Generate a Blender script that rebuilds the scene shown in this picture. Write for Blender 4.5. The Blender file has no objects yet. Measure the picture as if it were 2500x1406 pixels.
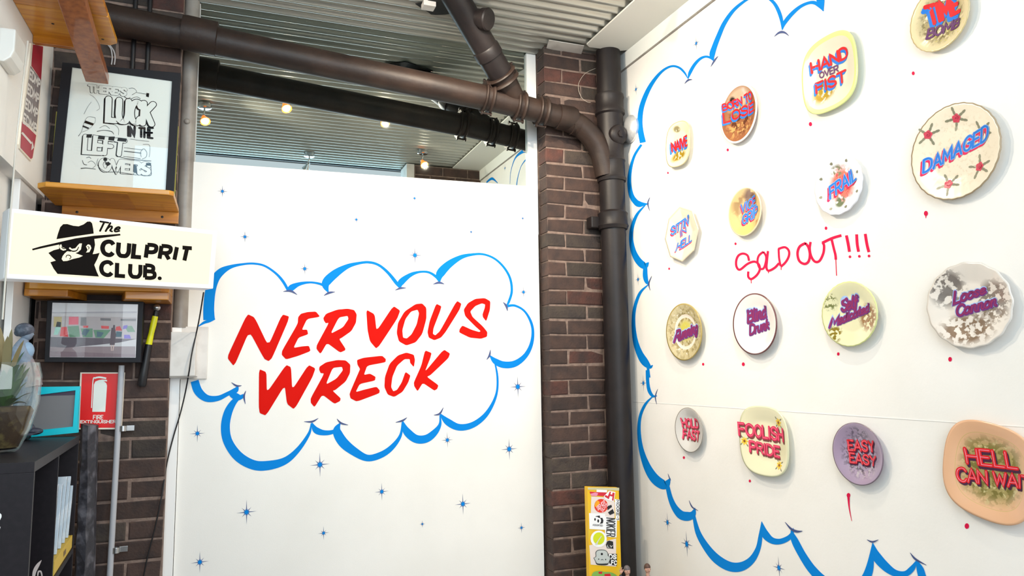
import bpy, bmesh, math, random
from mathutils import Vector, Matrix
from mathutils.geometry import tessellate_polygon
random.seed(7)
SC = bpy.context.scene
COL = SC.collection
V = Vector
PI = math.pi

# ------------------------------------------------------------------ camera, world, lights
F, YAW, PIT, ROL, EYE = 1784.3, .36933, .11376, -.0135, 1.6
_f = V((math.sin(YAW)*math.cos(PIT), math.cos(YAW)*math.cos(PIT), math.sin(PIT)))
_r = V((math.cos(YAW), -math.sin(YAW), 0)); _u = _r.cross(_f)
RR = _r*math.cos(ROL) + _u*math.sin(ROL); UU = -_r*math.sin(ROL) + _u*math.cos(ROL)
cam = bpy.data.cameras.new('camera'); cam.sensor_width = 36; cam.lens = F/2500*36; cam.clip_start = .02
co = bpy.data.objects.new('camera', cam); COL.objects.link(co); SC.camera = co
co.matrix_world = Matrix(((RR.x, UU.x, -_f.x, 0), (RR.y, UU.y, -_f.y, 0), (RR.z, UU.z, -_f.z, EYE), (0, 0, 0, 1)))
SC.view_settings.view_transform = 'Standard'; SC.view_settings.look = 'None'
SC.view_settings.gamma = 1; SC.view_settings.use_curve_mapping = False
SC.view_settings.exposure = -0.02
W = bpy.data.worlds.new('sky'); SC.world = W; W.use_nodes = True
W.node_tree.nodes['Background'].inputs[0].default_value = (.84, .93, 1, 1)
W.node_tree.nodes['Background'].inputs[1].default_value = 1.0

XR, XL, YP, YM, ZC = 2.17, -.80, 3.78, 3.92, 3.5
LAMPS = [(-.21, 2.43), (.305, 2.87), (.982, 2.80), (.6, 1.47), (1.507, 1.86)]

def light(kind, loc, energy, col, size=.05, target=None, spot=None, sy=None):
    d = bpy.data.lights.new(kind.lower() + '_light', kind); d.energy = energy; d.color = col
    if kind == 'AREA':
        d.size = size
        if sy: d.shape = 'RECTANGLE'; d.size_y = sy
    else: d.shadow_soft_size = size
    if spot: d.spot_size = spot; d.spot_blend = .6
    o = bpy.data.objects.new(kind.lower() + '_light', d); COL.objects.link(o); o.location = loc
    if target: o.rotation_euler = (V(target)-V(loc)).to_track_quat('-Z', 'Y').to_euler()
    return o
WARM = (1, .86, .68)
light('AREA', (.6, -1.7, 2.5), 120, (.86, .94, 1), 3.4, (.7, 3.9, 2.1), sy=2.3)      # daylight of the open shop front
# one warm halogen at each ceiling spotlight's bulb
for (lx, ly), aim, e in zip(LAMPS, ((2.17, 2.9, 2.2), (2.17, 2.3, 2.0), (1.4, 3.9, 1.9), (.4, .2, 1.0), (1.0, 3.9, 1.0)), (60, 90, 75, 20, 60)):
    bx, by = (lx+.0125, ly+.035) if e > 20 else (lx-.029, ly-.045)
    light('SPOT', (bx, by, ZC-.146), e, WARM, .012, aim, 2.2)
    light('POINT', (bx, by, ZC-.146), 3 if e > 20 else .5, WARM, .012)
light('AREA', (.40, 1.04, 3.26), 16, (.42, .76, 1), 2.3, (.4, 3.0, 3.42), sy=.36)     # added cool light standing in for daylight, blues the ceiling's front end

# ------------------------------------------------------------------ projection of photo positions onto the real surfaces
def ray(x, y): return RR*((x-1250)/F) + UU*(-(y-703)/F) + _f
CP = V((0, 0, EYE))
def onp(x, y, P, N):
    d = ray(x, y); N = V(N); return CP + d*((V(P)-CP).dot(N)/d.dot(N))
def onY(x, y, Y): return onp(x, y, (0, Y, 0), (0, 1, 0))
def onX(x, y, X): return onp(x, y, (X, 0, 0), (1, 0, 0))
def onZ(x, y, Z): return onp(x, y, (0, 0, Z), (0, 0, 1))

class Surf:
    def __init__(s, O, U, Vv, h=None):
        s.O, s.U, s.V = V(O), V(U).normalized(), V(Vv).normalized(); s.N = s.U.cross(s.V); s.h = h; s.hole = None
    def p2(s, x, y):
        q = onp(x, y, s.O, s.N)-s.O; return (q.dot(s.U), q.dot(s.V))
    def p3(s, u, v, e=0):
        k = s.h(u, v) if s.h else 0
        return s.O + s.U*u + s.V*v + s.N*(e+k)
    def px(s, x, y, e=0): return s.p3(*s.p2(x, y), e)
def crop(o, k):
    return lambda x, y: (o[0]+x/k, o[1]+y/k)

# ------------------------------------------------------------------ materials
def lin(c):
    c = [x/255 for x in c]; return tuple((x/12.92 if x <= .04045 else ((x+.055)/1.055)**2.4) for x in c)
MC = {}
def mat(name, rgb, rough=.6, metal=0, noise=None, bump=None, emit=None, coat=0, rnd=0, stretch=None, spec=.5, trans=0):
    """rgb sRGB 0-255; noise=(scale, rgb2, lo, hi); bump=(scale, strength)"""
    if name in MC: return MC[name]
    m = bpy.data.materials.new(name); m.use_nodes = True; nt = m.node_tree; N = nt.nodes; L = nt.links
    b = N['Principled BSDF']; c = lin(rgb) + (1,)
    b.inputs['Base Color'].default_value = c; b.inputs['Roughness'].default_value = rough; b.inputs['Metallic'].default_value = metal
    b.inputs['Specular IOR Level'].default_value = spec; b.inputs['Coat Weight'].default_value = coat; b.inputs['Coat Roughness'].default_value = .05
    b.inputs['Transmission Weight'].default_value = trans
    tc = N.new('ShaderNodeTexCoord'); src = tc.outputs['Object']
    if stretch:
        mp = N.new('ShaderNodeMapping'); mp.inputs['Scale'].default_value = stretch; L.new(src, mp.inputs[0]); src = mp.outputs[0]
    if rnd:
        oi = N.new('ShaderNodeObjectInfo'); ad = N.new('ShaderNodeVectorMath'); ad.operation = 'ADD'
        L.new(src, ad.inputs[0]); L.new(oi.outputs['Location'], ad.inputs[1]); src = ad.outputs[0]
    out = None
    if noise:
        n = N.new('ShaderNodeTexNoise'); n.inputs['Scale'].default_value = noise[0]; n.inputs['Detail'].default_value = 6; L.new(src, n.inputs[0])
        r = N.new('ShaderNodeValToRGB'); r.color_ramp.elements[0].position = noise[2]; r.color_ramp.elements[1].position = noise[3]
        r.color_ramp.elements[0].color = c; r.color_ramp.elements[1].color = lin(noise[1])+(1,)
        L.new(n.outputs['Fac'], r.inputs[0]); out = r.outputs[0]
    if rnd:
        h = N.new('ShaderNodeHueSaturation'); mr = N.new('ShaderNodeMapRange'); L.new(oi.outputs['Random'], mr.inputs[0])
        mr.inputs[3].default_value = 1-rnd; mr.inputs[4].default_value = 1+rnd
        L.new(mr.outputs[0], h.inputs['Value'])
        if out: L.new(out, h.inputs['Color'])
        else: h.inputs['Color'].default_value = c
        out = h.outputs[0]
    if out: L.new(out, b.inputs['Base Color'])
    if bump:
        n2 = N.new('ShaderNodeTexNoise'); n2.inputs['Scale'].default_value = bump[0]; n2.inputs['Detail'].default_value = 5; L.new(src, n2.inputs[0])
        bp = N.new('ShaderNodeBump'); bp.inputs['Strength'].default_value = bump[1]; bp.inputs['Distance'].default_value = .004
        L.new(n2.outputs['Fac'], bp.inputs['Height']); L.new(bp.outputs[0], b.inputs['Normal'])
    if emit:
        b.inputs['Emission Color'].default_value = lin(emit[0])+(1,); b.inputs['Emission Strength'].default_value = emit[1]
    MC[name] = m; return m
def mix_glossy(name, trans, gloss, rough, blend, tint=(1, 1, 1)):
    m = bpy.data.materials.new(name); m.use_nodes = True; nt = m.node_tree; N = nt.nodes; N.clear(); L = nt.links
    t = N.new('ShaderNodeBsdfTransparent'); t.inputs[0].default_value = (*tint, 1)
    g = N.new('ShaderNodeBsdfGlossy'); g.inputs['Roughness'].default_value = rough; g.inputs[0].default_value = (gloss, gloss, gloss, 1)
    lw = N.new('ShaderNodeLayerWeight'); lw.inputs[0].default_value = .5; pw = N.new('ShaderNodeMath'); pw.operation = 'POWER'; pw.inputs[1].default_value = 3.5
    ma = N.new('ShaderNodeMath'); ma.operation = 'MULTIPLY_ADD'; ma.inputs[1].default_value = .6; ma.inputs[2].default_value = blend; ma.use_clamp = True
    L.new(lw.outputs['Facing'], pw.inputs[0]); L.new(pw.outputs[0], ma.inputs[0]); lw = ma
    mx = N.new('ShaderNodeMixShader'); o = N.new('ShaderNodeOutputMaterial')
    L.new(lw.outputs[0], mx.inputs[0]); L.new(t.outputs[0], mx.inputs[1]); L.new(g.outputs[0], mx.inputs[2]); L.new(mx.outputs[0], o.inputs[0]); return m

WALL = mat('white_wall_paint', (240, 238, 234), .75, bump=(60, .12), noise=(3, (232, 230, 224), .3, .8))
PANEL = mat('white_panel_paint', (238, 236, 231), .6, bump=(200, .06), noise=(2.2, (228, 226, 220), .3, .8))
WHITE = mat('white_gloss_paint', (238, 238, 236), .35)
WHITE_OLD = mat('aged_white_paint', (214, 210, 205), .5, noise=(12, (186, 180, 174), .45, .8))
GREYTRIM = mat('grey_painted_metal', (150, 144, 136), .4, noise=(8, (118, 110, 104), .4, .7))
CEIL = mat("painted_corrugated_steel", (184, 184, 176), .26, .5, noise=(1.5, (172, 171, 163), .3, .8))
DARK = mat('black_void', (18, 17, 18), .8)
BLACK = mat('black_paint', (22, 21, 24), .45)
BRICK = mat('dark_brown_brick', (72, 53, 46), .8, noise=(14, (50, 39, 37), .35, .7), bump=(90, .6), rnd=.22)
BRICKR = mat('reddish_brown_brick', (84, 50, 42), .8, noise=(14, (52, 38, 36), .35, .7), bump=(90, .8), rnd=.25)
BRICKG = mat('grey_brown_brick', (68, 58, 50), .8, noise=(16, (50, 42, 40), .3, .7), bump=(90, .8), rnd=.3)
MORTAR = mat('grey_mortar', (138, 118, 107), .9, noise=(30, (104, 87, 79), .35, .7), bump=(150, .6))
PIPE = mat('brown_painted_cast_iron', (50, 37, 31), .5, noise=(9, (34, 25, 22), .3, .7), bump=(60, .25), spec=.35)
PIPED = mat('black_painted_pipe', (32, 26, 26), .48, noise=(9, (21, 17, 19), .3, .7), bump=(60, .15), spec=.35)
BLUE = mat('sky_blue_sign_paint', (0, 128, 214), .7, spec=.12)
STARG = mat('slate_blue_paint', (70, 84, 130), .6, spec=.2)
RED = mat('red_sign_paint', (206, 14, 2), .7, spec=.12)
PINK = mat('crimson_marker_paint', (214, 18, 70), .6, spec=.15)
WOOD = mat('varnished_pine', (218, 154, 38), .35, noise=(7, (186, 114, 22), .35, .7), stretch=(.5, 5, 5), coat=.3)
WOODD = mat('orange_stained_pine', (204, 134, 32), .35, noise=(7, (158, 90, 16), .35, .7), stretch=(.5, 5, 5), coat=.3)
REDWOOD = mat('reddish_timber', (158, 92, 48), .35, noise=(9, (120, 64, 34), .35, .7), stretch=(5, 5, .5), coat=.4)
PAPER = mat('white_art_paper', (226, 232, 226), .6)
INK = mat('black_ink', (16, 14, 16), .8, spec=.1)
INKG = mat('grey_ink', (150, 152, 150), .6)
FRAMEB = mat('matt_black_frame', (20, 20, 26), .5, spec=.25)
STEEL = mat('bright_steel', (190, 190, 190), .25, .9)
YEL = mat('yellow_paint', (232, 182, 16), .45, noise=(18, (222, 196, 60), .5, .8))

# ------------------------------------------------------------------ objects
MW = {}
def _link(o, parent=None, label=None, cat=None, group=None, kind=None):
    COL.objects.link(o)
    if parent is not None: o.parent = parent
    for k, v in (('label', label), ('category', cat), ('group', group), ('kind', kind)):
        if v: o[k] = v
    return o
def thing(name, loc, label, cat, group=None, kind=None, M=None):
    o = bpy.data.objects.new(name, None); o.empty_display_size = .05
    m = M if M is not None else Matrix.Translation(V(loc)); o.matrix_world = m; _link(o, None, label, cat, group, kind); MW[o.name] = m; return o
def rootm(o):
    while o.parent: o = o.parent
    return MW[o.name]
class MB:
    def __init__(s): s.v = []; s.f = []; s.mi = []; s.cur = 0
    def add(s, vs, fs):
        n = len(s.v); s.v += [tuple(x) for x in vs]; s.f += [tuple(n+i for i in f) for f in fs]; s.mi += [s.cur]*len(fs); return s
    def box(s, a, b):
        x0, y0, z0 = (min(a[i], b[i]) for i in range(3)); x1, y1, z1 = (max(a[i], b[i]) for i in range(3))
        return s.add([(x, y, z) for x in (x0, x1) for y in (y0, y1) for z in (z0, z1)],
                     [(0, 1, 3, 2), (4, 6, 7, 5), (0, 4, 5, 1), (2, 3, 7, 6), (0, 2, 6, 4), (1, 5, 7, 3)])
    def prism(s, pts, d):
        """polygon of world points extruded along vector d"""
        n = len(pts); d = V(d); pts = [V(p) for p in pts]
        tri = tessellate_polygon([pts])
        vs = pts+[p+d for p in pts]
        fs = [tuple(t) for t in tri]+[tuple(n+i for i in reversed(t)) for t in tri]+[(i, (i+1) % n, n+(i+1) % n, n+i) for i in range(n)]
        return s.add(vs, fs)
    def lathe(s, p, d, prof, seg=28, cap=True):
        """profile [(t along d, radius)]"""
        d = V(d).normalized(); a = V((0, 0, 1)) if abs(d.z) < .9 else V((1, 0, 0)); e1 = d.cross(a).normalized(); e2 = d.cross(e1); p = V(p)
        vs = []; fs = []
        for t, r in prof:
            for k in range(seg): vs.append(p+d*t+e1*(r*math.cos(2*PI*k/seg))+e2*(r*math.sin(2*PI*k/seg)))
        for i in range(len(prof)-1):
            for k in range(seg): fs.append((i*seg+k, i*seg+(k+1) % seg, (i+1)*seg+(k+1) % seg, (i+1)*seg+k))
        if cap: fs.append(tuple(range(seg-1, -1, -1))); fs.append(tuple(range(len(vs)-seg, len(vs))))
        return s.add(vs, fs)
    def tube(s, pts, r, seg=12, cap=True):
        pts = [V(p) for p in pts]; rs = r if isinstance(r, (list, tuple)) else [r]*len(pts); vs = []; fs = []; e1 = None
        for i, p in enumerate(pts):
            t = (pts[min(i+1, len(pts)-1)]-pts[max(i-1, 0)]).normalized()
            if e1 is None: a = V((0, 0, 1)) if abs(t.z) < .9 else V((1, 0, 0)); e1 = t.cross(a).normalized()
            else: e1 = (e1-t*e1.dot(t)).normalized()
            e2 = t.cross(e1)
            for k in range(seg): vs.append(p+e1*(rs[i]*math.cos(2*PI*k/seg))+e2*(rs[i]*math.sin(2*PI*k/seg)))
        for i in range(len(pts)-1):
            for k in range(seg): fs.append((i*seg+k, i*seg+(k+1) % seg, (i+1)*seg+(k+1) % seg, (i+1)*seg+k))
        if cap: fs.append(tuple(range(seg-1, -1, -1))); fs.append(tuple(range(len(vs)-seg, len(vs))))
        return s.add(vs, fs)
    def ball(s, c, r, n=12, sc=(1, 1, 1)):
        c = V(c); vs = []; fs = []
        for i in range(n+1):
            th = PI*i/n
            for k in range(2*n):
                ph = PI*k/n; vs.append(c+V((r*sc[0]*math.sin(th)*math.cos(ph), r*sc[1]*math.sin(th)*math.sin(ph), r*sc[2]*math.cos(th))))
        for i in range(n):
            for k in range(2*n): fs.append((i*2*n+k, (i+1)*2*n+k, (i+1)*2*n+(k+1) % (2*n), i*2*n+(k+1) % (2*n)))
        return s.add(vs, fs)
    def build(s, name, m, parent=None, label=None, cat=None, group=None, kind=None, smooth=False, bevel=0, recalc=True):
        if parent is not None: M = rootm(parent)
        else:
            lo = [min(v[i] for v in s.v) for i in range(3)]; hi = [max(v[i] for v in s.v) for i in range(3)]
            M = Matrix.Translation(((lo[0]+hi[0])/2, (lo[1]+hi[1])/2, lo[2]))
        I = M.inverted()
        me = bpy.data.meshes.new(name); me.from_pydata([I @ V(v) for v in s.v], [], s.f)
        for mm in (m if isinstance(m, (list, tuple)) else [m]): me.materials.append(mm)
        me.polygons.foreach_set('material_index', s.mi)
        if recalc or bevel:
            b = bmesh.new(); b.from_mesh(me)
            if recalc: bmesh.ops.remove_doubles(b, verts=b.verts, dist=1e-6); bmesh.ops.recalc_face_normals(b, faces=b.faces)
            if bevel: bmesh.ops.bevel(b, geom=[e for e in b.edges if len(e.link_faces) == 2 and e.calc_face_angle(0) > .6], offset=bevel, segments=2, affect='EDGES', profile=.6, clamp_overlap=True)
            b.to_mesh(me); b.free()
        if smooth:
            me.polygons.foreach_set('use_smooth', [True]*len(me.polygons)); me.set_sharp_from_angle(angle=.7)
        o = bpy.data.objects.new(name, me)
        if parent is None: o.matrix_world = M; 
        _link(o, parent, label, cat, group, kind)
        if parent is None: MW[o.name] = M
        return o

# ------------------------------------------------------------------ flat painting: ribbons, polygons, lettering
def cat(pts, n=6):
    if len(pts) < 3: return [tuple(p) for p in pts]
    out = []; P = [pts[0]]+list(pts)+[pts[-1]]
    for i in range(1, len(P)-2):
        for k in range(n):
            t = k/n; out.append(tuple(.5*(2*b+(c-a)*t+(2*a-5*b+4*c-d)*t*t+(3*b-a-3*c+d)*t**3) for a, b, c, d in zip(P[i-1], P[i], P[i+1], P[i+2])))
    out.append(tuple(pts[-1])); return out
_LE = [0]
def pstroke(mb, S, pts, e=.001, f=None, n=6, ws=1):
    """brush stroke given as photo points (x, y, width)"""
    _LE[0] = (_LE[0]+1) % 5; e += _LE[0]*.00012
    pts = [(*(f(x, y) if f else (x, y)), w*ws) for x, y, w in pts]
    c = cat(pts, n); vs = []; fs = []
    for i, (x, y, w) in enumerate(c):
        a, b = c[max(i-1, 0)], c[min(i+1, len(c)-1)]; dx, dy = b[0]-a[0], b[1]-a[1]; l = math.hypot(dx, dy) or 1; w = max(w, .3)
        nx, ny = -dy/l*w/2, dx/l*w/2
        vs += [S.px(x+nx, y+ny, e), S.px(x-nx, y-ny, e)]
    for i in range(len(c)-1): fs.append((2*i, 2*i+1, 2*i+3, 2*i+2))
    mb.add(vs, fs)
def chaikin(q, k=.12, it=2):
    for _ in range(it):
        q = [p for i in range(len(q)) for p in ((q[i][0]*(1-k)+q[(i+1) % len(q)][0]*k, q[i][1]*(1-k)+q[(i+1) % len(q)][1]*k), (q[i][0]*k+q[(i+1) % len(q)][0]*(1-k), q[i][1]*k+q[(i+1) % len(q)][1]*(1-k)))]
    return q
def ppoly(mb, S, loops, e=.001, f=None, sm=False):
    if not isinstance(loops[0][0], (tuple, list)): loops = [loops]
    L2 = []
    for lp in loops:
        q = [f(*p) if f else p for p in lp]
        if sm == 'round': q = chaikin(q)
        elif sm: q = cat(q+[q[0]], 4)[:-1]
        L2.append([S.p2(*p) for p in q])
    tri = tessellate_polygon([[V((a, b, 0)) for a, b in l] for l in L2]); fl = [p for l in L2 for p in l]
    mb.add([S.p3(a, b, e) for a, b in fl], [tuple(t) for t in tri])
def disc(mb, S, x, y, rx, ry=None, e=.001, f=None, n=14):
    ry = ry or rx
    ppoly(mb, S, [(x+rx*math.cos(2*PI*k/n), y+ry*math.sin(2*PI*k/n)) for k in range(n)], e, f)
def ribbon(mb, S, pts, hw, e, caps=True):
    """metric ribbon with mitred joins on a surface"""
    P = []
    for i in range(len(pts)-1):
        a, b = pts[i], pts[i+1]; l = math.hypot(b[0]-a[0], b[1]-a[1]); m = max(1, int(l/.012))
        P += [(a[0]+(b[0]-a[0])*k/m, a[1]+(b[1]-a[1])*k/m) for k in range(m)]
    P.append(pts[-1]); vs = []; fs = []
    for i, p in enumerate(P):
        a = P[max(i-1, 0)]; b = P[min(i+1, len(P)-1)]
        d0 = (p[0]-a[0], p[1]-a[1]); d1 = (b[0]-p[0], b[1]-p[1])
        l0 = math.hypot(*d0); l1 = math.hypot(*d1)
        if l0 < 1e-9: d0, l0 = d1, l1
        if l1 < 1e-9: d1, l1 = d0, l0
        if l0 < 1e-9: continue
        n0 = (-d0[1]/l0, d0[0]/l0); n1 = (-d1[1]/l1, d1[0]/l1); n = (n0[0]+n1[0], n0[1]+n1[1]); ln = math.hypot(*n)
        if ln < .3: n = n0; k = 1
        else: n = (n[0]/ln, n[1]/ln); k = min(1/max(n[0]*n0[0]+n[1]*n0[1], .3), 1.8)
        vs += [S.p3(p[0]+n[0]*hw*k, p[1]+n[1]*hw*k, e), S.p3(p[0]-n[0]*hw*k, p[1]-n[1]*hw*k, e)]
    q = len(vs)//2
    for i in range(q-1): fs.append((2*i, 2*i+1, 2*i+3, 2*i+2))
    mb.add(vs, fs)
    if caps:
        for c, o in ((P[0], P[1]), (P[-1], P[-2])):
            a0 = math.atan2(c[1]-o[1], c[0]-o[0])-PI/2
            mb.add([S.p3(c[0]+hw*math.cos(a0+PI*k/6), c[1]+hw*math.sin(a0+PI*k/6), e) for k in range(7)], [tuple(range(7))])
GL = {
 'A': (.85, '0,0 .5,1 1,0|.2,.33 .8,.33'), 'B': (.7, '0,0 0,1|~0,1 .55,1 .85,.9 .85,.65 .55,.53 0,.53|~0,.53 .6,.53 1,.42 1,.12 .6,0 0,0'),
 'C': (.75, '~1,.8 .8,.97 .5,1 .15,.85 0,.5 .15,.15 .5,0 .8,.03 1,.2'), 'D': (.8, '0,0 0,1|~0,1 .5,1 .9,.8 1,.5 .9,.2 .5,0 0,0'),
 'E': (.65, '1,1 0,1 0,0 1,0|0,.52 .8,.52'), 'F': (.65, '1,1 0,1 0,0|0,.52 .8,.52'),
 'G': (.8, '~1,.82 .8,.97 .5,1 .15,.85 0,.5 .15,.15 .5,0 .85,.06 1,.25|1,.25 1,.48 .6,.48'), 'H': (.75, '0,0 0,1|1,0 1,1|0,.5 1,.5'),
 'I': (.15, '.5,0 .5,1'), 'J': (.5, '~1,1 1,.3 .7,0 .2,0 0,.2'), 'K': (.75, '0,0 0,1|1,1 0,.42|.3,.6 1,0'), 'L': (.6, '0,1 0,0 1,0'),
 'M': (1, '0,0 .08,1 .5,.3 .92,1 1,0'), 'N': (.8, '0,0 0,1 1,0 1,1'), 'O': (.85, '~.5,1 .15,.85 0,.5 .15,.15 .5,0 .85,.15 1,.5 .85,.85 .5,1'),
 'P': (.7, '0,0 0,1|~0,1 .6,1 .95,.9 .95,.58 .6,.45 0,.45'), 'R': (.75, '0,0 0,1|~0,1 .6,1 .95,.9 .95,.6 .6,.47 0,.47|.5,.47 1,0'),
 'S': (.7, '~.95,.82 .7,1 .3,1 .05,.85 .1,.62 .5,.5 .9,.38 .97,.15 .7,0 .3,0 0,.18'), 'T': (.75, '0,1 1,1|.5,1 .5,0'),
 'U': (.75, '~0,1 0,.7 0,.3 .2,.04 .5,0 .8,.04 1,.3 1,.7 1,1'), 'V': (.8, '0,1 .5,0 1,1'), 'W': (1.1, '0,1 .25,0 .5,.8 .75,0 1,1'),
 'X': (.8, '0,0 1,1|0,1 1,0'), 'Y': (.8, '0,1 .5,.5 1,1|.5,.5 .5,0'), 'Z': (.7, '0,1 1,1 0,0 1,0'),
 'a': (.6, '~.8,.55 .4,.62 .05,.4 .1,.05 .45,0 .8,.2 .85,.6 .85,.2 1,0'), 'c': (.5, '~.9,.5 .5,.62 .1,.4 .1,.1 .5,0 1,.12'),
 'd': (.6, '~.8,.55 .4,.62 .05,.4 .1,.05 .45,0 .8,.2 .9,1 .85,.2 1,0'), 'e': (.5, '~.1,.28 .7,.35 .8,.55 .45,.62 .1,.4 .15,.08 .5,0 1,.12'),
 'f': (.4, '~1,.9 .7,1 .45,.8 .4,.3 .35,-.25|0,.58 .9,.6'), 'g': (.6, '~.8,.55 .4,.62 .05,.4 .1,.05 .45,0 .8,.2 .85,.6 .8,-.2 .45,-.35 .1,-.25'),
 'h': (.6, '0,0 .1,1|~.05,.3 .3,.58 .6,.6 .7,.4 .65,.1 1,0'), 'i': (.2, '~.4,.6 .4,.15 1,0|.45,.85 .5,.88'), 'k': (.55, '0,0 .1,1|~.1,.25 .5,.6 .75,.5 .3,.3|.3,.3 1,0'),
 'l': (.3, '~.5,1 .3,.5 .35,.1 1,0'), 'n': (.6, '.1,0 .1,.6|~.1,.35 .4,.6 .7,.55 .7,.1 1,0'), 'o': (.55, '~.5,.62 .1,.45 .05,.15 .4,0 .85,.12 .9,.45 .5,.62 1,.5'),
 'r': (.4, '.1,0 .1,.6|~.1,.35 .4,.58 1,.55'), 's': (.45, '~.9,.52 .5,.62 .15,.48 .5,.3 .85,.15 .5,0 .05,.08'), 't': (.4, '~.5,.95 .4,.5 .4,.1 1,.02|0,.6 .9,.62'),
 'u': (.6, '~0,.6 .05,.15 .35,0 .7,.15 .8,.6|.8,.6 .8,.1'), 'v': (.5, '~0,.6 .4,0 .9,.6'), "'": (.1, '.5,1 .3,.75'), '!': (.15, '.5,1 .5,.3|.5,.04 .5,0'),
 '.': (.15, '.4,.03 .5,.03'), ' ': (.35, ''), '-': (.4, '0,.5 1,.5'), '1': (.4, '0,.8 .6,1 .6,0')}
def text(S, s, quad, layers, parent, name='lettering', f=None, gap=.2, slant=0, caps=True, amp=0):
    """quad = photo corners TL, TR, BR, BL of the word; layers = [(dx, dy, half width, material, lift)] in letter heights"""
    q = [S.p2(*(f(*p) if f else p)) for p in quad]; tot = sum(GL[c][0]+gap for c in s)-gap; x = 0; polys = []
    H = (math.dist(q[0], q[3])+math.dist(q[1], q[2]))/2
    def bl(u, v):
        v += 0
        t = [q[0][i]+(q[1][i]-q[0][i])*u for i in (0, 1)]; b = [q[3][i]+(q[2][i]-q[3][i])*u for i in (0, 1)]
        return (b[0]+(t[0]-b[0])*v, b[1]+(t[1]-b[1])*v)
    for c in s:
        w, g = GL[c]
        for st in g.split('|'):
            if not st: continue
            sm = st[0] == '~'; P = [tuple(map(float, p.split(','))) for p in st.lstrip('~').split()]
            if sm: P = cat(P, 4)
            polys.append([bl((x+px*w+slant*py)/tot, py) for px, py in P])
        x += w+gap
    for dx, dy, hw, m, e in layers:
        mb = MB()
        for k_i, P in enumerate(polys): ribbon(mb, S, [(a+dx*H, b+dy*H) for a, b in P], hw*H, e+.00002*k_i, caps or len(P) == 2 and math.dist(P[0], P[1]) < .2*H)
        mb.build(name, m, parent, recalc=False)

# ================================================================== THE SETTING
fl = MB().box((XL-.3, 1.0, -.06), (XR+.2, YM+.1, 0)); fl.build('floor', mat('grey_concrete_floor', (128, 124, 118), .6, noise=(4, (104, 100, 96), .3, .7)), kind='structure')
gr = MB().box((-6, -6, -.10), (6, 1.0, -.02)); gr.build('ground', mat('paved_forecourt', (150, 146, 140), .8, noise=(2, (122, 118, 112), .3, .7)), kind='structure')
wr = MB().box((XR, 1.0, 0), (XR+.12, YM+.12, ZC+.1)).build('wall_right', WALL, kind='structure')
wb = MB().box((XL-.2, YM+.02, 0), (XR+.12, YM+.14, ZC+.15)).build('wall_back', DARK, kind='structure')
# left wall: full above the window head, window recess below it, white jamb next to the pillar
ZH = 2.41; YJ = 3.31; XG = XL-.07
lw = MB()
lw.box((XL-.18, 1.0, ZH), (XL, YM+.02, ZC+.1))
lw.box((XL-.18, YJ, 0), (XG+.01, YM+.02, ZH)); lw.box((XL-.18, 1.0, 0), (XL, YJ, .75)); lw.box((XL-.18, 1.0, .75), (XL, 1.2, ZH))
wl = lw.build('wall_left', WALL, kind='structure')
MB().box((XL-.04, YJ+.13, 0), (XL-.015, YJ+.40, ZH)).build('trim_1', WHITE, kind='structure', bevel=.003)
wf = MB().box((XG-.05, 1.2, 2.31), (XG, YJ, ZH)).box((XG-.05, YJ-.07, .75), (XG, YJ, 2.31)).box((XG-.05, 1.2, .75), (XG, YJ, .82)).box((XG-.05, 1.2, .8), (XG, 1.27, 2.31))
wf = wf.build('window_1', mat('dark_bronze_window_frame', (46, 40, 42), .5), kind='structure')
MB().box((XG-.03, 1.26, .81), (XG-.022, YJ-.06, 2.32)).build('pane', mix_glossy('window_glass', 1, 1, .0, .06, (.8, .88, .86)), wf)
# corrugated ceiling, flutes running left to right
mb = MB(); pitch = .076; n = int((YM-1.18)/pitch*8); vs = []; fs = []
for i in range(n+1):
    y = YM-.001-i*pitch/8; z = ZC+.012+.010*math.cos(2*PI*i/8)
    vs += [(XL-.02, y, z), (XR+.01, y, z)]
for i in range(n): fs.append((2*i, 2*i+1, 2*i+3, 2*i+2))
mb.add(vs, fs); m2 = [(a, b, c+.003) for a, b, c in vs]; mb.add(m2, [tuple(reversed(q)) for q in fs])
ceil = mb.build('ceiling', CEIL, kind='structure', smooth=True, recalc=False)
MB().box((XL-.2, 1.0, ZC+.035), (XR+.12, YM+.1, ZC+.09)).build('ceiling_deck', DARK, ceil)
# torn opening where the branch pipe goes through
hole = MB(); hx, hy = 1.00, 3.50
rag = [(hx+.13*math.cos(a)*(1+.22*math.sin(5*a)), hy+.09*math.sin(a)*(1+.25*math.cos(3*a)), ZC-.001) for a in [2*PI*k/22 for k in range(22)]]
hole.prism(rag, (0, 0, -.004)); hole.build('torn_opening', DARK, ceil)
# loose sheet ends over the pillar
mb = MB(); A = onY(1330, 122, YP-.012)
for i in range(2):
    pass
sh = [onZ(1334, 118, ZC-.004), onZ(1418, 136, ZC-.004), onZ(1426, 112, ZC-.004), onZ(1340, 98, ZC-.004)]
mb.prism(sh, (0, 0, .003)); mb.build('sheet_end', WHITE_OLD, ceil)
# front end of the ceiling: dark head beam and pale fascia beyond it
MB().box((XL, 1.185, ZC-.006), (1.60, 1.2, ZC+.09)).build('trim_2', mat('dark_steel_head', (40, 46, 54), .5), kind='structure')
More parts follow.
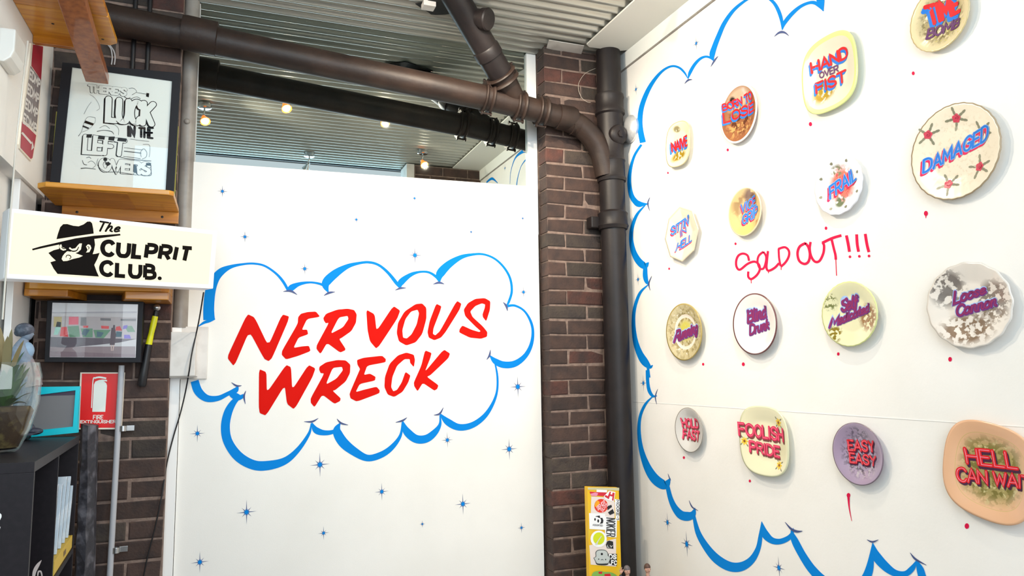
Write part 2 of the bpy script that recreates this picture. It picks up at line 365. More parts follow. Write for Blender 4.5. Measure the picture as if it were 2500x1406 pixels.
# soffit, cove strip and picture line at the top of the right wall
la = onZ(1001, 402, ZC-.014); lx, ly = la.x, 2*YM-la.y
sp = [onZ(1438, 106, ZC-.012), onZ(1548, 0, ZC-.012)]
XS = (sp[0].x+sp[1].x)/2
mb = MB(); fr = onZ(1436, 112, ZC-.012).y
mb.prism([(XS, ly, ZC-.012), (XR, ly, ZC-.012), (XR, fr-.03, ZC-.012), (XR-.06, fr+.005, ZC-.012), (XS+.03, fr+.015, ZC-.012), (XS, fr-.01, ZC-.012)], (0, 0, .010))
mb.build('trim_3', mat('white_soffit_board', (226, 224, 216), .6), kind='structure', bevel=.002)
mb = MB(); mb.box((XR-.012, ly, ZC-.105), (XR, YM, ZC-.012)); mb.build('trim_4', mat('white_cove_board', (232, 234, 230), .6), kind='structure')
MB().box((XR-.009, ly, ZC-.111), (XR, YM, ZC-.105)).build('trim_5', GREYTRIM, kind='structure')
# far brick pier and white pilaster that the mirror shows
RW = Surf((XR, 0, 0), (0, -1, 0), (0, 0, 1))
def m3(x, y, X):                       # point seen through the mirror, on plane X
    q = onX(x, y, X); return V((q.x, 2*YM-q.y, q.z))

# ---- bricks
def bricks(parent, x0, x1, zs, y, depth, rowA, rowB, jt=.010, side=False, phase=0):
    """courses between heights zs; rowA/rowB are lists of joint positions"""
    cache = {}
    for r in range(len(zs)-1):
        za, zb = zs[r]+jt/2, zs[r+1]-jt/2; J = rowA if (r+phase) % 2 == 0 else rowB
        for i in range(len(J)-1):
            a, b = J[i]+jt/2, J[i+1]-jt/2
            if i == 0 and side: a = J[0]
            dx = random.uniform(-.002, .002); key = (round(b-a, 3), round(zb-za, 4), random.randrange(3))
            if key not in cache:
                m = MB(); w, h = (b-a)/2, (zb-za)/2; j = lambda: random.uniform(-.0025, .0025)
                c = .006
                vs = [(-w+j(), -0+j(), -h+j()), (w+j(), j(), -h+j()), (w+j(), j(), h+j()), (-w+j(), j(), h+j()),
                      (-w+(0 if side and i == 0 else j()), depth, -h), (w, depth, -h), (w, depth, h), (-w, depth, h)]
                # chamfered face
                f0 = [(x*(1-c/w) if k < 4 else x, yy-.001 if k < 4 else yy, z*(1-c/h) if k < 4 else z) for k, (x, yy, z) in enumerate(vs)]
                vs2 = [(v[0], v[1]+.002, v[2]) for v in vs[:4]]
                allv = f0[:4]+vs2+vs[4:]
                fs = [(3, 2, 1, 0)]+[(k, (k+1) % 4, 4+(k+1) % 4, 4+k) for k in range(4)]+[(4+k, 4+(k+1) % 4, 8+(k+1) % 4, 8+k) for k in range(4)]
                me = bpy.data.meshes.new('brick'); me.from_pydata(allv, [], fs); cache[key] = me
                bm = bmesh.new(); bm.from_mesh(me); bmesh.ops.recalc_face_normals(bm, faces=bm.faces)
                bmesh.ops.reverse_faces(bm, faces=bm.faces) if bm.faces[0].normal.y > 0 and False else None
                bm.to_mesh(me); bm.free(); me.materials.append(BRICK)
            me = cache[key]
            o = bpy.data.objects.new('brick', me); COL.objects.link(o); o.parent = parent
            o.location = V(((a+b)/2, y+dx, (za+zb)/2))-MW[parent.name].translation
            t = random.random(); mm = BRICKR if t < .10 else (BRICKG if t < .32 else BRICK)
            o.material_slots[0].link = 'OBJECT'; o.material_slots[0].material = mm
nodes = {-13: 3.466, -12: 3.381, -11: 3.295, -10: 3.214, -7: 2.972, -6: 2.892, -5: 2.806, -4: 2.724, -3: 2.645, 1: 2.307, 2: 2.225, 3: 2.14, 4: 2.058, 5: 1.974, 6: 1.89, 13: 1.29, 14: 1.201, 15: 1.119, 16: 1.035, 17: .945, 18: .855, 28: 0.0}
ks = sorted(nodes); zr = []
for k in range(-13, 29):
    a = max(q for q in ks if q <= k); b = min(q for q in ks if q >= k)
    zr.append(nodes[a] if a == b else nodes[a]+(nodes[b]-nodes[a])*(k-a)/(b-a))
zr = [ZC+.01]+zr; zr = zr[::-1]
pr = thing('brick_pillar', (1.93, YP, 0), 'dark brown brick pillar with raised mortar lines behind the stack pipe', 'pillar')
MB().box((1.689, YP+.0025, 0), (XR, YM+.02, ZC+.02)).build('mortar', MORTAR, pr)
bricks(pr, 1.683, XR, zr, YP, .10, [1.683, 1.80, 2.035, XR+.0], [1.683, 1.922, XR+.0], side=True, phase=1)
# return bricks on the pillar's left side (short closers against the panel)
zl = [1.316+.0898*k for k in range(-14, 25)]; zl = [0.0]+[z for z in zl if z > .07 and z < 3.44]+[ZC+.01]
XLP = -.254
pl = thing('brick_pillar', (-.5, YP, 0), 'dark brown brick pillar behind the picture shelves at the left', 'pillar')
MB().box((XL-.01, YP+.0025, 0), (XLP-.004, YM+.02, ZC+.02)).build('mortar', MORTAR, pl)
bricks(pl, XL, XLP, zl, YP, .10, [XL, -.69, -.405, XLP], [XL, -.83+.0 if False else -.795, -.54, XLP], phase=1)
# far pier seen only in the mirror
la = onZ(1001, 402, ZC-.014); lx, ly = la.x, 2*YM-la.y
pf = thing('brick_lintel', (1.85, ly, 3.15), 'dark brick lintel end under the ceiling at the shop front, seen in the mirror', 'lintel')
MB().box((lx+.045, 1.205, 3.152), (XR, ly-.003, ZC-.013)).build('mortar', MORTAR, pf)
MB().box((lx-.03, 1.205, 3.15), (lx+.04, ly, ZC-.006)).build('end_board', WHITE_OLD, pf)
for r in range(4):
    J = [lx+.045, 1.80, 2.04, XR] if r % 2 else [lx+.045, 1.68, 1.92, XR]
    for i in range(3):
        MB().box((J[i]+.004, 1.204, 3.153+r*.0842), (J[i+1]-.004, ly, 3.228+r*.0842)).build('brick', BRICK, pf, bevel=.003)

# ---- mirror above the white panel, with its frame
mi = bpy.data.materials.new('mirror_glass'); mi.use_nodes = True
b = mi.node_tree.nodes['Principled BSDF']; b.inputs['Base Color'].default_value = (.60, .66, .64, 1); b.inputs['Metallic'].default_value = 1; b.inputs['Roughness'].default_value = .01
mr = thing('wall_mirror', (.7, YM, 2.5), 'large mirror above the white lettered panel, reflecting the corrugated ceiling', 'mirror')
MB().box((-.20, YM, 2.6), (1.66, YM+.012, ZC+.03)).build('mirror_pane', mi, mr)
fp = lambda x, y, Y: onY(x, y, Y)
xl0, xl1, xl2 = onY(455, 130, YM-.04).x, onY(471, 130, YM-.04).x, onY(486, 130, YM-.02).x
ZJ = onY(450, 800, YM-.05).z
mb = MB(); mb.tube([(( xl0+xl1)/2+.004, YM-.035, ZJ), ((xl0+xl1)/2+.004, YM-.035, ZC)], .036, 16); mb.build('frame_tube', GREYTRIM, mr, smooth=True)
MB().box((xl1, YM-.024, ZJ), (xl2, YM-.001, ZC)).build('frame_strip', WHITE_OLD, mr)
k = onY(457, 296, YM-.075); MB().ball(k, .014, 8, (1, .8, 1)).build('screw_cap', GREYTRIM, mr, smooth=True)
xr0, xr1 = onY(1288, 300, YM-.02).x, onY(1306, 300, YM-.02).x
MB().box((xr0, YM-.02, 2.4), (1.683, YM-.001, ZC+.01)).build('frame_strip', WHITE, mr)
# ---- white panel
YF = YM-.045
PT = Surf((0, YF, 0), (1, 0, 0), (0, 0, 1))
tl, tr = onY(462, 394, YF), onY(1312, 456, YF); br_, bl_ = onY(1331, 1406, YF), onY(410, 1380, YF)
panel = thing('painted_panel', (.7, YF, 0), 'white wall panel painted NERVOUS WRECK in red inside a blue cloud', 'panel')
mb = MB(); mb.prism([(XLP+.04, YF, 0), (tr.x, YF, 0), (tr.x, YF, tr.z), (xl1+.004, YF, tl.z), (xl1+.004, YF, ZJ), (XLP+.04, YF, ZJ)], (0, .02, 0)); mb.build('board', PANEL, panel)
xb = onY(390, 1406, YF-.02).x; xb2 = onY(408, 1406, YF-.02).x
MB().box((XLP-.006, YF-.022, 0), (XLP+.038, YF-.002, ZJ)).build('edge_batten', WHITE, panel, bevel=.002)
CA = crop((400, 560), 2.196); CB = crop((860, 560), 2.196); k1 = 1/2.196
lt = MB()
for lp in ([(447,453),(487,472),(560,625),(634,455),(676,468),(580,690),(562,706),(538,694),(458,545),(377,735),(343,693),(346,670)],
           [(720,470),(735,452),(770,443),(815,440),(838,468),(768,480),(740,538),(768,537),(774,562),(722,580),(695,635),(740,627),(778,624),(787,652),(720,678),(655,697),(632,672),(634,650),(718,505)],
           [[(855,475),(870,452),(930,430),(985,425),(1020,432),(1034,455),(1030,500),(1005,545),(955,580),(940,588),(973,638),(972,648),(945,660),(875,608),(840,668),(818,640),(820,620),(885,500),(868,503),(858,488)],[(938,472),(985,463),(990,480),(960,525),(893,560)]],
           [(510,748),(550,765),(552,875),(655,726),(682,738),(688,860),(775,726),(813,745),(795,795),(700,966),(660,935),(648,835),(548,998),(514,985),(509,950)],
           [[(835,735),(870,712),(930,700),(975,702),(1000,725),(998,770),(975,815),(920,860),(905,865),(948,905),(945,920),(915,935),(850,885),(808,953),(788,930),(787,905),(860,772),(840,770),(832,750)],[(905,742),(955,736),(960,755),(925,800),(868,832)]]):
    ppoly(lt, PT, lp, .0012, CA, 'round')
for lp in ([(75,430),(120,455),(130,545),(220,410),(257,435),(240,480),(132,643),(95,600),(82,540)],
           [[(340,400),(375,397),(397,420),(397,480),(375,560),(340,605),(290,622),(250,600),(238,555),(245,500),(280,440)],[(350,430),(358,450),(345,510),(318,562),(292,585),(272,580),(268,540),(285,480),(315,440)]],
           [(450,398),(478,412),(470,440),(435,530),(432,560),(445,568),(470,545),(560,382),(585,398),(575,430),(500,550),(475,580),(440,594),(410,580),(403,550),(415,490)],
           [(740,385),(738,430),(718,493),(700,470),(698,455),(710,420),(712,402),(695,396),(660,410),(632,440),(645,470),(700,520),(724,550),(722,575),(690,586),(630,580),(573,552),(575,535),(590,515),(640,538),(680,550),(688,545),(660,520),(605,465),(597,430),(620,395),(660,372),(710,368)],
           [(25,700),(60,688),(160,677),(180,695),(178,712),(80,730),(62,780),(95,773),(125,790),(122,810),(40,828),(18,872),(60,860),(130,843),(147,862),(145,878),(25,923),(-10,905),(-15,880),(30,775),(42,748),(28,725)],
           [(330,672),(336,700),(330,738),(310,715),(308,695),(280,695),(240,730),(215,790),(208,845),(220,868),(240,860),(265,820),(285,763),(312,783),(300,820),(270,870),(225,898),(190,885),(172,845),(175,790),(200,720),(245,675),(290,660)],
           [(390,648),(425,662),(418,690),(388,765),(490,643),(524,665),(515,690),(420,780),(400,790),(462,835),(455,855),(440,864),(378,822),(350,868),(332,840),(330,820),(370,730)]):
    ppoly(lt, PT, lp, .0012, CB, 'round')
lt.build('lettering', RED, panel, recalc=False, label='red brush lettering NERVOUS WRECK')
cl = MB(); tk = MB()
def tick(S, p, f, k, parent):
    m = MB(); pstroke(m, S, p, .0018, f, ws=k); m.build('cloud_tick', STARG, parent, recalc=False)
def A_(*p, m=cl, f=CA): pstroke(m, PT, p, .001, f, ws=k1) if m is cl else tick(PT, p, f, k1, panel)
def B_(*p, m=cl): pstroke(m, PT, p, .001, CB, ws=k1) if m is cl else tick(PT, p, CB, k1, panel)
A_((243,485,62),(241,420,58),(250,330,56),(275,265,46),(310,225,38),(360,200,20),(420,187,12),(480,183,11),(540,195,11),(600,235,12),(640,280,15),(668,330,14))
A_((275,480,6),(245,490,16),(215,500,14),(185,520,4))
A_((672,335,8),(682,315,34),(725,293,20),(780,284,11),(830,290,12),(862,305,14),(882,340,6))
A_((882,338,5),(868,290,44),(915,240,44),(980,200,26),(1040,182,15),(1098,176,13),(1150,190,13),(1200,230,15),(1245,285,18),(1266,315,6))
B_((256,318,6),(260,285,34),(310,245,22),(360,228,12),(410,230,12),(450,255,14),(468,285,6))
B_((468,282,6),(470,240,44),(515,190,40),(580,150,24),(640,135,14),(700,133,11),(760,155,11),(810,200,12),(845,260,13),(855,330,13),(838,390,13),(825,408,5))
B_((828,412,14),(870,408,12),(920,435,11),(955,490,14),(968,550,15),(958,620,20),(925,680,26),(870,720,34),(810,725,36),(765,705,30),(737,675,4))
B_((765,715,8),(778,790,11),(775,870,12),(750,940,18),(705,1005,26),(640,1050,32),(570,1060,36),(510,1030,36),(470,988,6))
B_((470,995,6),(470,1045,16),(440,1090,34),(395,1122,42),(340,1122,44),(290,1080,40),(270,1028,6))
B_((268,1032,6),(258,1105,16),(210,1170,28),(150,1210,34),(80,1225,36),(10,1190,46),(-50,1140,54),(-82,1080,44),(-65,1038,5))
A_((945,1045,6),(912,1082,20),(860,1090,28),(815,1075,34),(793,1035,4))
A_((790,1040,5),(778,1095,16),(720,1180,26),(650,1240,38),(560,1265,50),(480,1262,52),(400,1217,54),(345,1140,50),(330,1060,48),(345,980,44),(380,920,30),(428,885,8))
A_((430,897,5),(400,900,34),(368,885,34),(352,868,10))
A_((165,812,44),(185,868,46),(230,905,38),(290,905,28),(345,880,22),(385,862,28),(398,838,5))
for t in (((640,333,2),(680,330,12),(715,350,2)),((858,355,2),(885,340,12),(918,335,2)),((440,865,2),(430,895,10),(437,935,2)),((362,820,2),(390,838,10),(417,837,2)),((928,1015,2),(950,1038,10),(988,1048,2)),((752,1030,2),(795,1030,10),(828,1012,2))): A_(*t, m=tk)
for t in (((230,326,2),(258,315,10),(288,314,2)),((433,294,2),(465,285,12),(493,293,2)),((808,390,2),(825,410,12),(832,438,2)),((740,645,2),(735,675,10),(720,698,2)),((488,955,2),(468,988,10),(437,995,2)),((293,1008,2),(268,1025,10),(232,1034,2))): B_(*t, m=tk)
cl.build('painted_cloud', BLUE, panel, recalc=False)
def star(S, x, y, r, parent, e=.001, pxf=None):
    a = MB(); q = S.p2(x, y); R = math.dist(S.p2(x, y-r), q)
    for k in range(8):
        l = R*(1 if k in (2, 6) else .82 if k in (0, 4) else .55); th = PI*k/4+.03; w = max(R*.045, .0018); c, s = math.cos(th), math.sin(th)
        a.add([S.p3(q[0]-s*w, q[1]+c*w, e), S.p3(q[0]+s*w, q[1]-c*w, e), S.p3(q[0]+c*l, q[1]+s*l, e)], [(0, 1, 2)])
    a.cur = 1; n = 10
    a.add([S.p3(q[0]+R*(.26 if k % 2 else .13)*math.cos(2*PI*k/16), q[1]+R*(.3 if k % 2 else .13)*math.sin(2*PI*k/16), e+.0004) for k in range(16)], [tuple(range(16))])
    a.build('painted_star', [STARG, BLUE], parent, recalc=False)
for s in ((543,467,15),(598,578,15),(744,656,17),(1013,623,23),(870,536,11),(1012,484,10),(1150,566,7),(1278,713,16),(1276,533,6),(1264,944,28),(1243,1096,27),(1092,1074,20),(482,1058,22),(781,1134,30),(932,1200,22),(602,1250,30),(1130,1230,26),(790,1301,17),(1031,1279,9),(1273,1288,13),(488,1372,26)):
    star(PT, *s, panel)

# ---- right wall painting
rc = MB(); rt = MB()
C3 = crop((1500, 0), 3.348); C5 = crop((1500, 400), 2.704); C6 = crop((1960, 480), 3.196); C7 = crop((1500, 900), 2.778); C8 = crop((1980, 900), 2.779); C4 = crop((1900, 0), 2.703)
def P3(*p, m=rc): pstroke(m, RW, p, .001, C3, ws=1/3.348) if m is rc else tick(RW, p, C3, 1/3.348, wr)
def P5(*p, m=rc): pstroke(m, RW, p, .001, C5, ws=1/2.704) if m is rc else tick(RW, p, C5, 1/2.704, wr)
def P7(*p, m=rc): pstroke(m, RW, p, .001, C7, ws=1/2.778) if m is rc else tick(RW, p, C7, 1/2.778, wr)
def P8(*p, m=rc): pstroke(m, RW, p, .001, C8, ws=1/2.779) if m is rc else tick(RW, p, C8, 1/2.779, wr)
P3((812,490,8),(800,450,44),(820,380,42),(855,290,38),(900,190,34),(970,90,28),(1050,20,22),(1120,-20,18),(1200,-40,16),(1260,-15,22),(1310,30,27),(1345,95,30),(1368,170,26),(1374,245,8))
P3((1374,245,5),(1390,190,30),(1450,115,32),(1520,55,26),(1590,24,24),(1640,24,30),(1680,50,30),(1712,92,5))
P3((1708,90,8),(1690,20,58),(1684,-40,70),(1700,-120,50),(1760,-220,40),(1860,-300,30))
P3((603,645,6),(618,595,26),(655,530,26),(700,482,22),(745,463,18),(785,472,18),(815,500,6))
P3((600,640,5),(575,595,16),(530,553,18),(470,541,17),(400,575,20),(330,650,28),(270,750,36),(225,870,40),(210,980,42),(215,1070,46),(234,1165,50))
P3((222,1182,18),(170,1262,20),(140,1350,24),(125,1440,30),(125,1520,34),(142,1600,40),(175,1650,46),(205,1668,48),(250,1668,20),(285,1665,3))
P5((205,272,6),(150,335,18),(118,420,24),(112,500,28),(128,580,36),(160,640,44),(200,672,44),(228,650,5))
P5((205,680,26),(205,740,32),(215,780,24),(232,795,5))
P5((225,797,6),(170,852,18),(135,950,22),(127,1050,25),(138,1160,33),(165,1245,42),(200,1305,50),(235,1340,26),(254,1328,4))
P5((222,1340,16),(228,1410,22))
P7((225,10,24),(227,90,22),(238,150,24),(262,185,18),(290,183,3))
P7((262,187,6),(212,240,17),(177,320,20),(168,420,24),(182,540,32),(217,650,48),(262,730,62),(310,775,66),(350,785,56),(380,742,4))
P7((362,800,28),(382,880,34),(412,945,44),(455,992,58),(505,1000,60),(535,982,40),(548,943,4))
P7((537,985,18),(568,1110,36),(625,1210,48),(695,1290,60),(780,1340,64),(860,1342,62),(930,1298,48),(975,1220,34),(992,1130,26),(1000,1036,3))
P7((1000,1036,3),(1020,1115,50),(1065,1162,44),(1120,1172,38),(1175,1152,34),(1205,1120,24),(1215,1080,3))
P7((1200,1095,6),(1222,1160,46),(1280,1270,52),(1350,1370,58),(1440,1450,62),(1560,1500,66),(1640,1480,66),(1700,1430,62),(1735,1340,50),(1753,1180,3))
P8((420,1180,3),(440,1262,58),(500,1335,60),(570,1385,46),(640,1392,40),(690,1352,36),(722,1295,4))
P8((720,1302,8),(742,1360,48),(765,1430,52),(820,1520,52),(900,1560,50))
for f, t in ((P3, ((1308,300,2),(1340,272,14),(1370,262,20),(1400,270,14),(1430,295,2))), (P3, ((850,458,2),(820,495,14),(790,545,2))), (P3, ((575,685,2),(605,655,14),(640,650,2))),
             (P5, ((235,222,2),(222,262,8),(235,310,2))), (P5, ((248,740,2),(229,790,8),(238,835,2))), (P7, ((295,138,2),(279,188,7),(288,240,2))), (P7, ((365,712,2),(375,740,6),(385,757,2))),
             (P7, ((508,893,2),(530,938,9),(570,962,2))), (P7, ((1160,1040,3),(1200,1085,14),(1240,1103,16),(1278,1100,3))), (P8, ((383,1160,3),(420,1174,12),(460,1160,3))), (P8, ((675,1248,3),(712,1292,14),(785,1332,3)))):
    f(*t, m=rt)
# part of the cloud that only the mirror shows
CM = crop((450, 0), 2.874)
def Mst(*p):
    q = []
    for x, y, w in p:
        a = m3(*CM(x, y), XR); q.append((-a.y, a.z, w))
    c = cat(q, 6); vs = []; fs = []
    for i, (x, y, w) in enumerate(c):
        a, b_ = c[max(i-1, 0)], c[min(i+1, len(c)-1)]; dx, dy = b_[0]-a[0], b_[1]-a[1]; l = math.hypot(dx, dy) or 1
        vs += [RW.p3(x-dy/l*w/2, y+dx/l*w/2, .001), RW.p3(x+dy/l*w/2, y-dx/l*w/2, .001)]
    rc.add(vs, [(2*i, 2*i+1, 2*i+3, 2*i+2) for i in range(len(c)-1)])
Mst((2285,1290,.006),(2292,1200,.01),(2322,1110,.018),(2370,1065,.03),(2402,1056,.034)); Mst((2120,1280,.018),(2160,1253,.024),(2200,1285,.006))
rc.build('painted_cloud', BLUE, wr, recalc=False)
for s in ((1700,106,18),(1553,218,15),(1558,682,16),(1571,935,20),(1630,1275,24),(1677,1328,32),(1902,1386,28)): star(RW, *s, wr)
for x, y in ((2250, 1180), (2178, 1165)):
    a = m3(*CM(x, y), XR); S_ = Surf((XR, a.y, a.z), (0, -1, 0), (0, 0, 1)); S_.p2 = lambda x, y: (0, (0-y)*.0022); star(S_, 0, 0, 16, wr)
sold = MB()
for w, st in ((11, ((890,640),(880,605),(850,592),(820,605),(805,640),(808,680),(830,698),(880,660),(925,645),(955,665),(960,700),(940,735),(905,760),(885,745),(885,710))),
              (4, ((903,755),(904,770),(905,788))), (10, ((985,580),(955,605),(946,645),(960,688),(985,690),(1000,650),(1002,610),(985,580))),
              (11, ((1015,575),(1008,640),(1005,685),(1020,705),(1060,685),(1088,655))), (10, ((1085,560),(1088,620),(1098,675))), (11, ((1082,562),(1125,550),(1152,572),(1152,610),(1130,650),(1100,678))),
              (4, ((1018,700),(1018,712),(1018,722))), (4, ((1102,675),(1102,690),(1102,700))),
              (12, ((1265,522),(1225,545),(1210,590),(1222,640),(1255,660),(1282,645),(1292,600),(1282,550),(1262,523))), (12, ((1296,515),(1290,560),(1300,610),(1325,645),(1355,640),(1380,590),(1385,540),(1375,520))),
              (13, ((1372,522),(1440,490),(1500,472))), (12, ((1435,497),(1450,560),(1460,600),(1463,632))), (4, ((1463,625),(1465,680),(1468,738))),
              (14, ((1533,472),(1545,530),(1553,580))), (14, ((1600,465),(1604,530),(1613,580))), (14, ((1657,462),(1668,530),(1681,582)))):
    pstroke(sold, RW, [(*p, w*1.35) for p in st], .001, C5, ws=1/2.704)
for x, y in ((1556,613),(1618,610),(1682,608)): disc(sold, RW, x, y, 9, None, .001, C5)
sold.build('lettering', PINK, wr, recalc=False, label='crimson handwriting SOLD OUT!!! with drips')
for x, y, r in ((1631,422,2.2),(1777,366,3),(1979,303,4.5),(2230,179,4),(1796,595,2.8),(1634,656,2.4),(2017,557,3.6),(2261,521,5.5),(1717,889,3),(1815,889,4),(2047,864,3.6),(2320,877,5),(1670,1117,3),(1831,1174,3),(2361,1284,6),(2072,1209,5)):
    d = MB(); disc(d, RW, x, y, r*.9, r*1.15)
    if (x, y) == (2072, 1209): pstroke(d, RW, ((2072,1212,6),(2074,1240,3),(2080,1272,1)))
    if (x, y) == (2261, 521): pstroke(d, RW, ((2261,522,4),(2261,528,2.5),(2261,533,1)))
    d.build('red_dot', PINK, wr, recalc=False)
q0, q1 = onX(1555, 977, XR), onX(2400, 1044, XR)
MB().box((XR-.0012, 1.2, (q0.z+q1.z)/2), (XR, 3.7, (q0.z+q1.z)/2+.002)).build('sheet_joint', WALL, wr)

# ================================================================== PLATES
def plate_mat(name, base, rim=None, rim0=.94, patches=(), rings=(), rough=.18):
    m = bpy.data.materials.new(name); m.use_nodes = True; nt = m.node_tree; N = nt.nodes; L = nt.links; b = N['Principled BSDF']
    b.inputs['Roughness'].default_value = rough; b.inputs['Coat Weight'].default_value = .4; b.inputs['Coat Roughness'].default_value = .04
    tc = N.new('ShaderNodeTexCoord'); uv = N.new('ShaderNodeUVMap')
    sx = N.new('ShaderNodeSeparateXYZ'); L.new(uv.outputs[0], sx.inputs[0])      # uv = normalised position on the plate
    def math_(op, a, b_=None):
        n = N.new('ShaderNodeMath'); n.operation = op
        for i, v in enumerate((a, b_)):
            if v is None: continue
            if isinstance(v, (int, float)): n.inputs[i].default_value = v
            else: L.new(v, n.inputs[i])
        return n.outputs[0]
    def dist(cx, cy, sxx=1, syy=1):
        a = math_('MULTIPLY', math_('SUBTRACT', sx.outputs[0], cx), 1/sxx); c = math_('MULTIPLY', math_('SUBTRACT', sx.outputs[1], cy), 1/syy)
        return math_('SQRT', math_('ADD', math_('MULTIPLY', a, a), math_('MULTIPLY', c, c)))
    cur = None
    def mixc(fac, col):
        nonlocal cur
        mx = N.new('ShaderNodeMix'); mx.data_type = 'RGBA'; L.new(fac, mx.inputs[0])
        if cur is None: mx.inputs[6].default_value = lin(base)+(1,)
        else: L.new(cur, mx.inputs[6])
        mx.inputs[7].default_value = lin(col)+(1,); cur = mx.outputs[2]
    for i, (cx, cy, sa, sb, col, scale, thr) in enumerate(patches):
        n = N.new('ShaderNodeTexNoise'); n.inputs['Scale'].default_value = scale; n.inputs['Detail'].default_value = 4
        mp = N.new('ShaderNodeMapping'); mp.inputs['Location'].default_value = (i*3.7, i*1.3, i); L.new(uv.outputs[0], mp.inputs[0]); L.new(mp.outputs[0], n.inputs[0])
        d = dist(cx, cy, sa, sb)
        fall = N.new('ShaderNodeMapRange'); L.new(d, fall.inputs[0]); fall.inputs[1].default_value = .6; fall.inputs[2].default_value = 1.0; fall.inputs[3].default_value = 1; fall.inputs[4].default_value = 0
        nr = N.new('ShaderNodeMapRange'); L.new(n.outputs['Fac'], nr.inputs[0]); nr.inputs[1].default_value = thr; nr.inputs[2].default_value = thr+.05
        mixc(math_('MULTIPLY', fall.outputs[0], nr.outputs[0]), col)
    d0 = dist(0, 0)
    for r0, r1, col in rings:
        mixc(math_('MULTIPLY', math_('GREATER_THAN', d0, r0), math_('LESS_THAN', d0, r1)), col)
    if rim: mixc(math_('GREATER_THAN', d0, rim0), rim)
    if cur is not None: L.new(cur, b.inputs['Base Color'])
    else: b.inputs['Base Color'].default_value = lin(base)+(1,)
    return m
LIFT = .026
def plate(label, box, shape, material, prof=None, rot=0):
    """box = photo extents left, right, top, bottom of the rim"""
    l, r, t, b_ = box; cx, cy = (l+r)/2, (t+b_)/2; X = XR-LIFT
    c = onX(cx, cy, X); a = abs(onX(l, cy, X).y-onX(r, cy, X).y)/2; hh = abs(onX(cx, t, X).z-onX(cx, b_, X).z)/2
    c.y = (onX(l, cy, X).y+onX(r, cy, X).y)/2
    def R(th):
        if shape == 'round': return 1
        if shape == 'scallop': return 1+.012*math.cos(th*16)
        if shape == 'fine': return 1+.006*math.cos(th*30)
        if shape == 'square':
            q = th+rot; k = (abs(math.cos(q))**3.2+abs(math.sin(q))**3.2)**(-1/3.2); return k*.93+.012*math.cos(4*q)
        if shape == 'octo':
            q = (th+rot) % (PI/4)-PI/8; return .97/max(math.cos(q), .1)*.985
    OFS = .019; S = Surf((XR-OFS, c.y, c.z), (0, -1, 0), (0, 0, 1))
    D = prof or [(0, .010), (.55, .0105), (.64, .0135), (.72, .017), (.9, .0235), (1, LIFT)]
    def prf(p):
        p = min(p, 1)
        for i in range(len(D)-1):
            if p <= D[i+1][0]:
                t_ = (p-D[i][0])/(D[i+1][0]-D[i][0]); t_ = t_*t_*(3-2*t_) if i in (1, 2) else t_; return D[i][1]+(D[i+1][1]-D[i][1])*t_
        return D[-1][1]
    def h(u, v):
        x, y = u/a, v/hh; th = math.atan2(y, x); return prf(math.hypot(x, y)/R(th))-OFS
    S.h = h
    vs = []; fs = []; uvs = []; nr, ns = 22, 96
    for layer, off in ((0, 0), (1, -.0045)):
        for i in range(nr+1):
            p = i/nr
            for k in range(ns):
                th = 2*PI*k/ns; x, y = p*R(th)*math.cos(th), p*R(th)*math.sin(th)
                q = .0 if not (layer and i == nr) else .002
                vs.append(tuple(V((XR-prf(p)-off, c.y-x*a, c.z+y*hh)))); uvs.append((p*math.cos(th), p*math.sin(th)))
    M = (nr+1)*ns
    for i in range(nr):
        for k in range(ns):
            k2 = (k+1) % ns; fs.append((i*ns+k, i*ns+k2, (i+1)*ns+k2, (i+1)*ns+k)); fs.append((M+i*ns+k, M+(i+1)*ns+k, M+(i+1)*ns+k2, M+i*ns+k2))
    for k in range(ns):
        k2 = (k+1) % ns; fs.append((nr*ns+k, nr*ns+k2, M+nr*ns+k2, M+nr*ns+k))
    o3 = (XR, c.y, c.z); me = bpy.data.meshes.new('wall_plate'); me.from_pydata([tuple(V(v)-V(o3)) for v in vs], [], fs); me.materials.append(material)
    ul = me.uv_layers.new(name='UVMap')
    for lp in me.loops: ul.data[lp.index].uv = uvs[lp.vertex_index]
    me.polygons.foreach_set('use_smooth', [True]*len(me.polygons))
    # wall foot of the plate hanger
    o = bpy.data.objects.new('wall_plate', me); o.location = o3; _link(o, None, label, 'plate', None); MW[o.name] = Matrix.Translation(o3)
    MB().lathe((XR-.0005, c.y, c.z), (-1, 0, 0), [(0, .5*a), (.006, .5*a), (.006, .46*a), (.001, .46*a)], 32, False).build('foot_ring', material, o)
    S.a, S.b = a, hh; return o, S
TB = mat('blue_enamel', (40, 120, 210), .55, spec=.2); TR_ = mat('scarlet_enamel', (214, 34, 40), .55, spec=.2); TP = mat('plum_enamel', (104, 62, 104), .55, spec=.2); TV = mat('violet_enamel', (112, 48, 120), .55, spec=.2)
THL = mat('pink_highlight_enamel', (240, 130, 150), .55, spec=.2); TLB = mat('pale_blue_enamel', (160, 190, 235), .55, spec=.2); TMG = mat('magenta_enamel', (222, 40, 90), .55, spec=.2); TDK = mat('dark_plum_enamel', (74, 38, 64), .55, spec=.2); TBR = mat('brown_shade_enamel', (124, 70, 66), .55, spec=.2)
def red3d(S, o, s, quad, f, **k): text(S, s, quad, [(-.17, -.20, .12, TB, .0010), (-.085, -.10, .12, TB, .0013), (0, 0, .12, TR_, .0018)], o, f=f, **k)
def blue3d(S, o, s, quad, f, **k): text(S, s, quad, [(-.16, -.16, .11, TMG, .0010), (-.08, -.08, .11, TMG, .0012), (0, 0, .12, TLB, .0016), (0, 0, .085, TB, .002)], o, f=f, **k)
